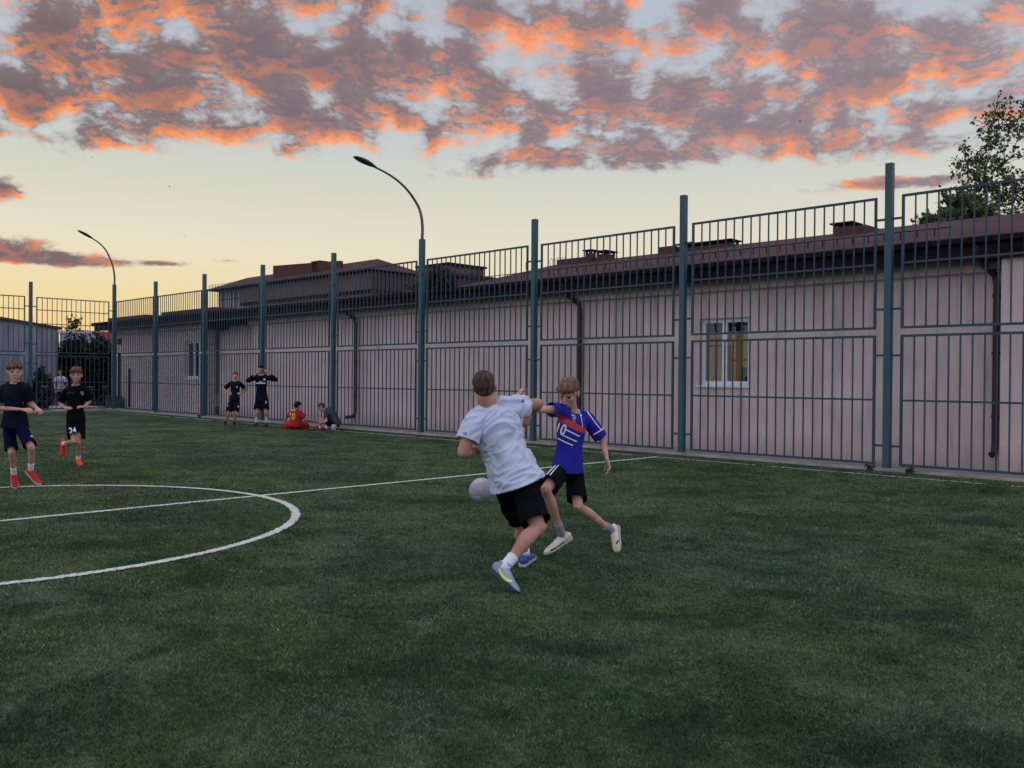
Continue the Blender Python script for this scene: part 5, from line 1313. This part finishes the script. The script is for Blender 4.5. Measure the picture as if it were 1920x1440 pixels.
def tree(name, base, label, lobes, leaf_size, lm, seed, trunk_r=.09, n_clusters=60, per=26, spread=.22, group=None, thin=.01, stems=1):
    """lobes: (centre, radius, weight). Branches grow from the trunk to leaf clusters in the lobes."""
    rnd = random.Random(seed); base = Vector(base); t = empty(name, base, None, label, 'tree' if 'shrub' not in name and 'bush' not in name else 'shrub', group)
    cl = []
    for (c, r_, w_) in lobes:
        for _ in range(int(n_clusters * w_)):
            d = Vector((rnd.gauss(0, 1), rnd.gauss(0, 1), rnd.gauss(0, 1))).normalized() * (rnd.random() ** .45)
            cl.append(Vector(c) + Vector((d.x * r_[0], d.y * r_[1], d.z * r_[2])))
    top = max(c.z for c in cl); ctr = sum(cl, Vector()) / len(cl)
    nodes = [(base.copy(), trunk_r)]; mb = MB(); h0 = max(.3, (ctr.z - base.z) * .75)
    tp = [base + Vector((rnd.uniform(-.04, .04) * i + (ctr.x - base.x) * (i / 6) ** 2 * .6, rnd.uniform(-.04, .04) * i + (ctr.y - base.y) * (i / 6) ** 2 * .6, h0 * i / 6)) for i in range(7)]
    mb.tube(tp, [trunk_r * (1 - .45 * i / 6) for i in range(7)], 8)
    nodes = [(p, trunk_r * (1 - .45 * i / 6)) for i, p in enumerate(tp)][2:]
    cl.sort(key=lambda p: (p - tp[-1]).length)
    pts = []
    for c in cl:
        bst = min(nodes, key=lambda q: (q[0] - c).length + .9 * max(0, q[0].z - c.z)); p, r_ = bst; L = (c - p).length
        r1 = max(thin, min(r_ * .72, .018 + L * .02)); n_ = 5; prev = p; path = [p]
        side = Vector((rnd.gauss(0, 1), rnd.gauss(0, 1), rnd.gauss(0, .6))) * L * .07
        for i in range(1, n_ + 1):
            q = i / n_; path.append(p.lerp(c, q) + side * sin(pi * q) + Vector((0, 0, L * .10 * sin(pi * q))) + Vector((rnd.gauss(0, 1), rnd.gauss(0, 1), rnd.gauss(0, 1))) * L * .012)
        rr = [r1 * (1 - .7 * i / n_) for i in range(n_ + 1)]; mb.tube(path, rr, 5); nodes += list(zip(path[1:], rr[1:]))
        for _ in range(3):
            e = path[-1] + Vector((rnd.gauss(0, 1), rnd.gauss(0, 1), rnd.gauss(.3, 1))) * spread; s0 = path[rnd.randint(2, n_)]; mb.tube([s0, s0.lerp(e, .5) + Vector((0, 0, .02)), e], [thin * .8, thin * .6, thin * .3], 4)
            for _ in range(per // 3): pts.append(tuple(s0.lerp(e, rnd.uniform(.35, 1.08)) + Vector((rnd.gauss(0, 1), rnd.gauss(0, 1), rnd.gauss(0, 1))) * spread * .22))
    mb.v = [tuple(Vector(v) - base) for v in mb.v]
    mb.build('trunk', M_BARK, t, True); leaves_mesh('crown', pts, leaf_size, lm, t, base, seed)
    return t
def lob(u, v, Y, rx, rz, w_, ry=None): c = at(u, v, Y); return (tuple(c), (rx, ry or rx, rz), w_)
YT = 21.5
b0 = at(1925, 600, YT); b0.z = 0
tree('broadleaf_tree', b0, 'sparse leafy tree rising above the building roof at the right edge', [lob(1840, 350, YT, .6, .5, .7), lob(1870, 225, YT, .35, .45, .4), lob(1850, 300, YT, .7, .55, .8), lob(1920, 260, YT, .8, .8, 1.0), lob(1900, 370, YT, 1.1, .6, 1.3), lob(2010, 330, YT, 1.1, 1.3, 1.8), lob(1820, 400, YT, .7, .4, .8), lob(1960, 450, YT, 1.6, .7, 1.2)], .095, M_LEAF, 5, .13, 30, 22, .22, thin=.011)
b1 = at(1790, 600, 20.0); b1.z = 0
tree('leafy_shrub', b1, 'dense low bushy tree just behind the roof, left of the sparse tree', [lob(1840, 445, 20.0, .5, .22, .5), lob(1775, 430, 20.0, .55, .42, 1.2), lob(1830, 425, 20.0, .45, .35, .8), lob(1740, 445, 20.0, .25, .22, .35), lob(1790, 385, 20.0, .30, .25, .3)], .08, M_LEAF, 8, .07, 70, 60, .14)
b2 = at(825, 600, 40); b2.z = 0
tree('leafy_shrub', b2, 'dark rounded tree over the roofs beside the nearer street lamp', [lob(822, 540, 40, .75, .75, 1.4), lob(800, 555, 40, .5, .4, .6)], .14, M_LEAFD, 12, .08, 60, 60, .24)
b3 = at(893, 600, 42); b3.z = 0
tree('small_tree', b3, 'tiny bare-looking treetop above the roofs right of the nearer lamp', [lob(893, 517, 42, .35, .25, .5)], .07, M_LEAFD, 14, .05, 22, 12, .14)
for i, (u, v, Y, rx, rz, h, lab) in enumerate(((125, 690, 43, .8, 1.1, 1, 'dark bush behind the end fence beside the shed wall'), (158, 680, 45, 1.0, 1.3, 1, 'wide dark bush in the middle behind the end fence'), (195, 685, 43, .55, 1.2, 1, 'narrow dark bush behind the corner lamp post'), (72, 735, 39.2, .35, .75, 1, 'small dark bush against the front of the grey shed'))):
    bb = at(u, v + 70, Y); bb.z = 0
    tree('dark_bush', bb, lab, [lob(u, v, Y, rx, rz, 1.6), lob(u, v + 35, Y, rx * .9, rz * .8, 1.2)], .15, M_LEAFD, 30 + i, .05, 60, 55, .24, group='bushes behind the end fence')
bb = at(140, 760, 42); bb.z = 0
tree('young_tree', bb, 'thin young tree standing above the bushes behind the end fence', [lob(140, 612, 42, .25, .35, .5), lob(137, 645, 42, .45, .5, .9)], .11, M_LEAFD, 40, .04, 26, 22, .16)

def weed(loc, label, h, seed):
    rnd = random.Random(seed); mb = MB(); pts = []
    for i in range(9):
        a_ = rnd.uniform(0, 2 * pi); l_ = h * rnd.uniform(.5, 1); e = Vector((cos(a_) * l_ * .7, sin(a_) * l_ * .3, l_)); mb.tube([(0, 0, 0), tuple(e * .5 + Vector((0, 0, l_ * .1))), tuple(e)], [.004, .003, .002], 4)
        for _ in range(16): pts.append(tuple(e * rnd.uniform(.2, 1.05) + Vector((rnd.gauss(0, .02), rnd.gauss(0, .015), rnd.gauss(0, .015)))))
    t = empty('weed', loc, None, label, 'weed', 'weeds along the foot of the fence'); mb.build('stems', M_BARK, t); leaves_mesh('leaves', pts, .035, M_LEAF, t, (0, 0, 0), seed)
for i, (s_, h, lab) in enumerate(((-.20, .13, 'weed clump growing at the foot of the right-hand fence post'), (.42, .08, 'low weed just right of the right-hand fence post'), 
        (-23.5, .10, 'weed by the fence left of the hands-on-hips person'))):
    weed(W(s_, -.16 - .02 * (i % 2), 0), lab, h, 90 + i)

# ------------------------------------------------------------------ swallows
def bird(u, v, Y, L, rz, roll_, label):
    t = empty('bird', at(u, v, Y), (roll_, 0, rz), label, 'bird', 'small birds high in the sky')
    m = MB(); loft(m, [((-.5 * L, 0, 0), .04 * L, .03 * L), ((-.1 * L, 0, 0), .10 * L, .09 * L), ((.25 * L, 0, 0), .08 * L, .08 * L), ((.45 * L, 0, .01 * L), .03 * L, .03 * L)], (0, 1, 0), 10)
    m.add([(-.45 * L, .02 * L, 0), (-.45 * L, -.02 * L, 0), (-.85 * L, -.14 * L, 0), (-.62 * L, 0, 0), (-.85 * L, .14 * L, 0)], [(0, 1, 2, 3), (0, 3, 4)]); m.build('body', M_BLACK, t, True)
    for q in (-1, 1):
        m = MB(); m.add([(.2 * L, 0, .03 * L), (.12 * L, q * .45 * L, .16 * L), (-.2 * L, q * 1.0 * L, .10 * L), (-.12 * L, q * .4 * L, .12 * L), (-.12 * L, 0, .03 * L)], [(0, 1, 3, 4), (1, 2, 3)]); m.build('wing', M_BLACK, t)
for (u, v, Y, rz, ro, lab) in ((526, 282, 60, .4, .6, 'small dark bird just left of the big lamp head, under the clouds'), (627, 285, 60, 1.4, .2, 'tiny dark bird closest to the big lamp head'), (318, 350, 60, .8, .9, 'lone tiny bird in the pale sky between the two lamps'),
        (1500, 228, 55, 2.6, .5, 'dark bird against the grey clouds at upper right'), (348, 443, 70, .2, .4, 'faint bird low in the yellow sky right of the left lamp'), (173, 295, 60, 1.0, .5, 'tiny bird at the lower edge of the clouds at upper left'), (1127, 363, 60, 1.5, .7, 'tiny bird above the fence between two middle posts')):
    bird(u, v, Y, .14, rz, ro, lab)
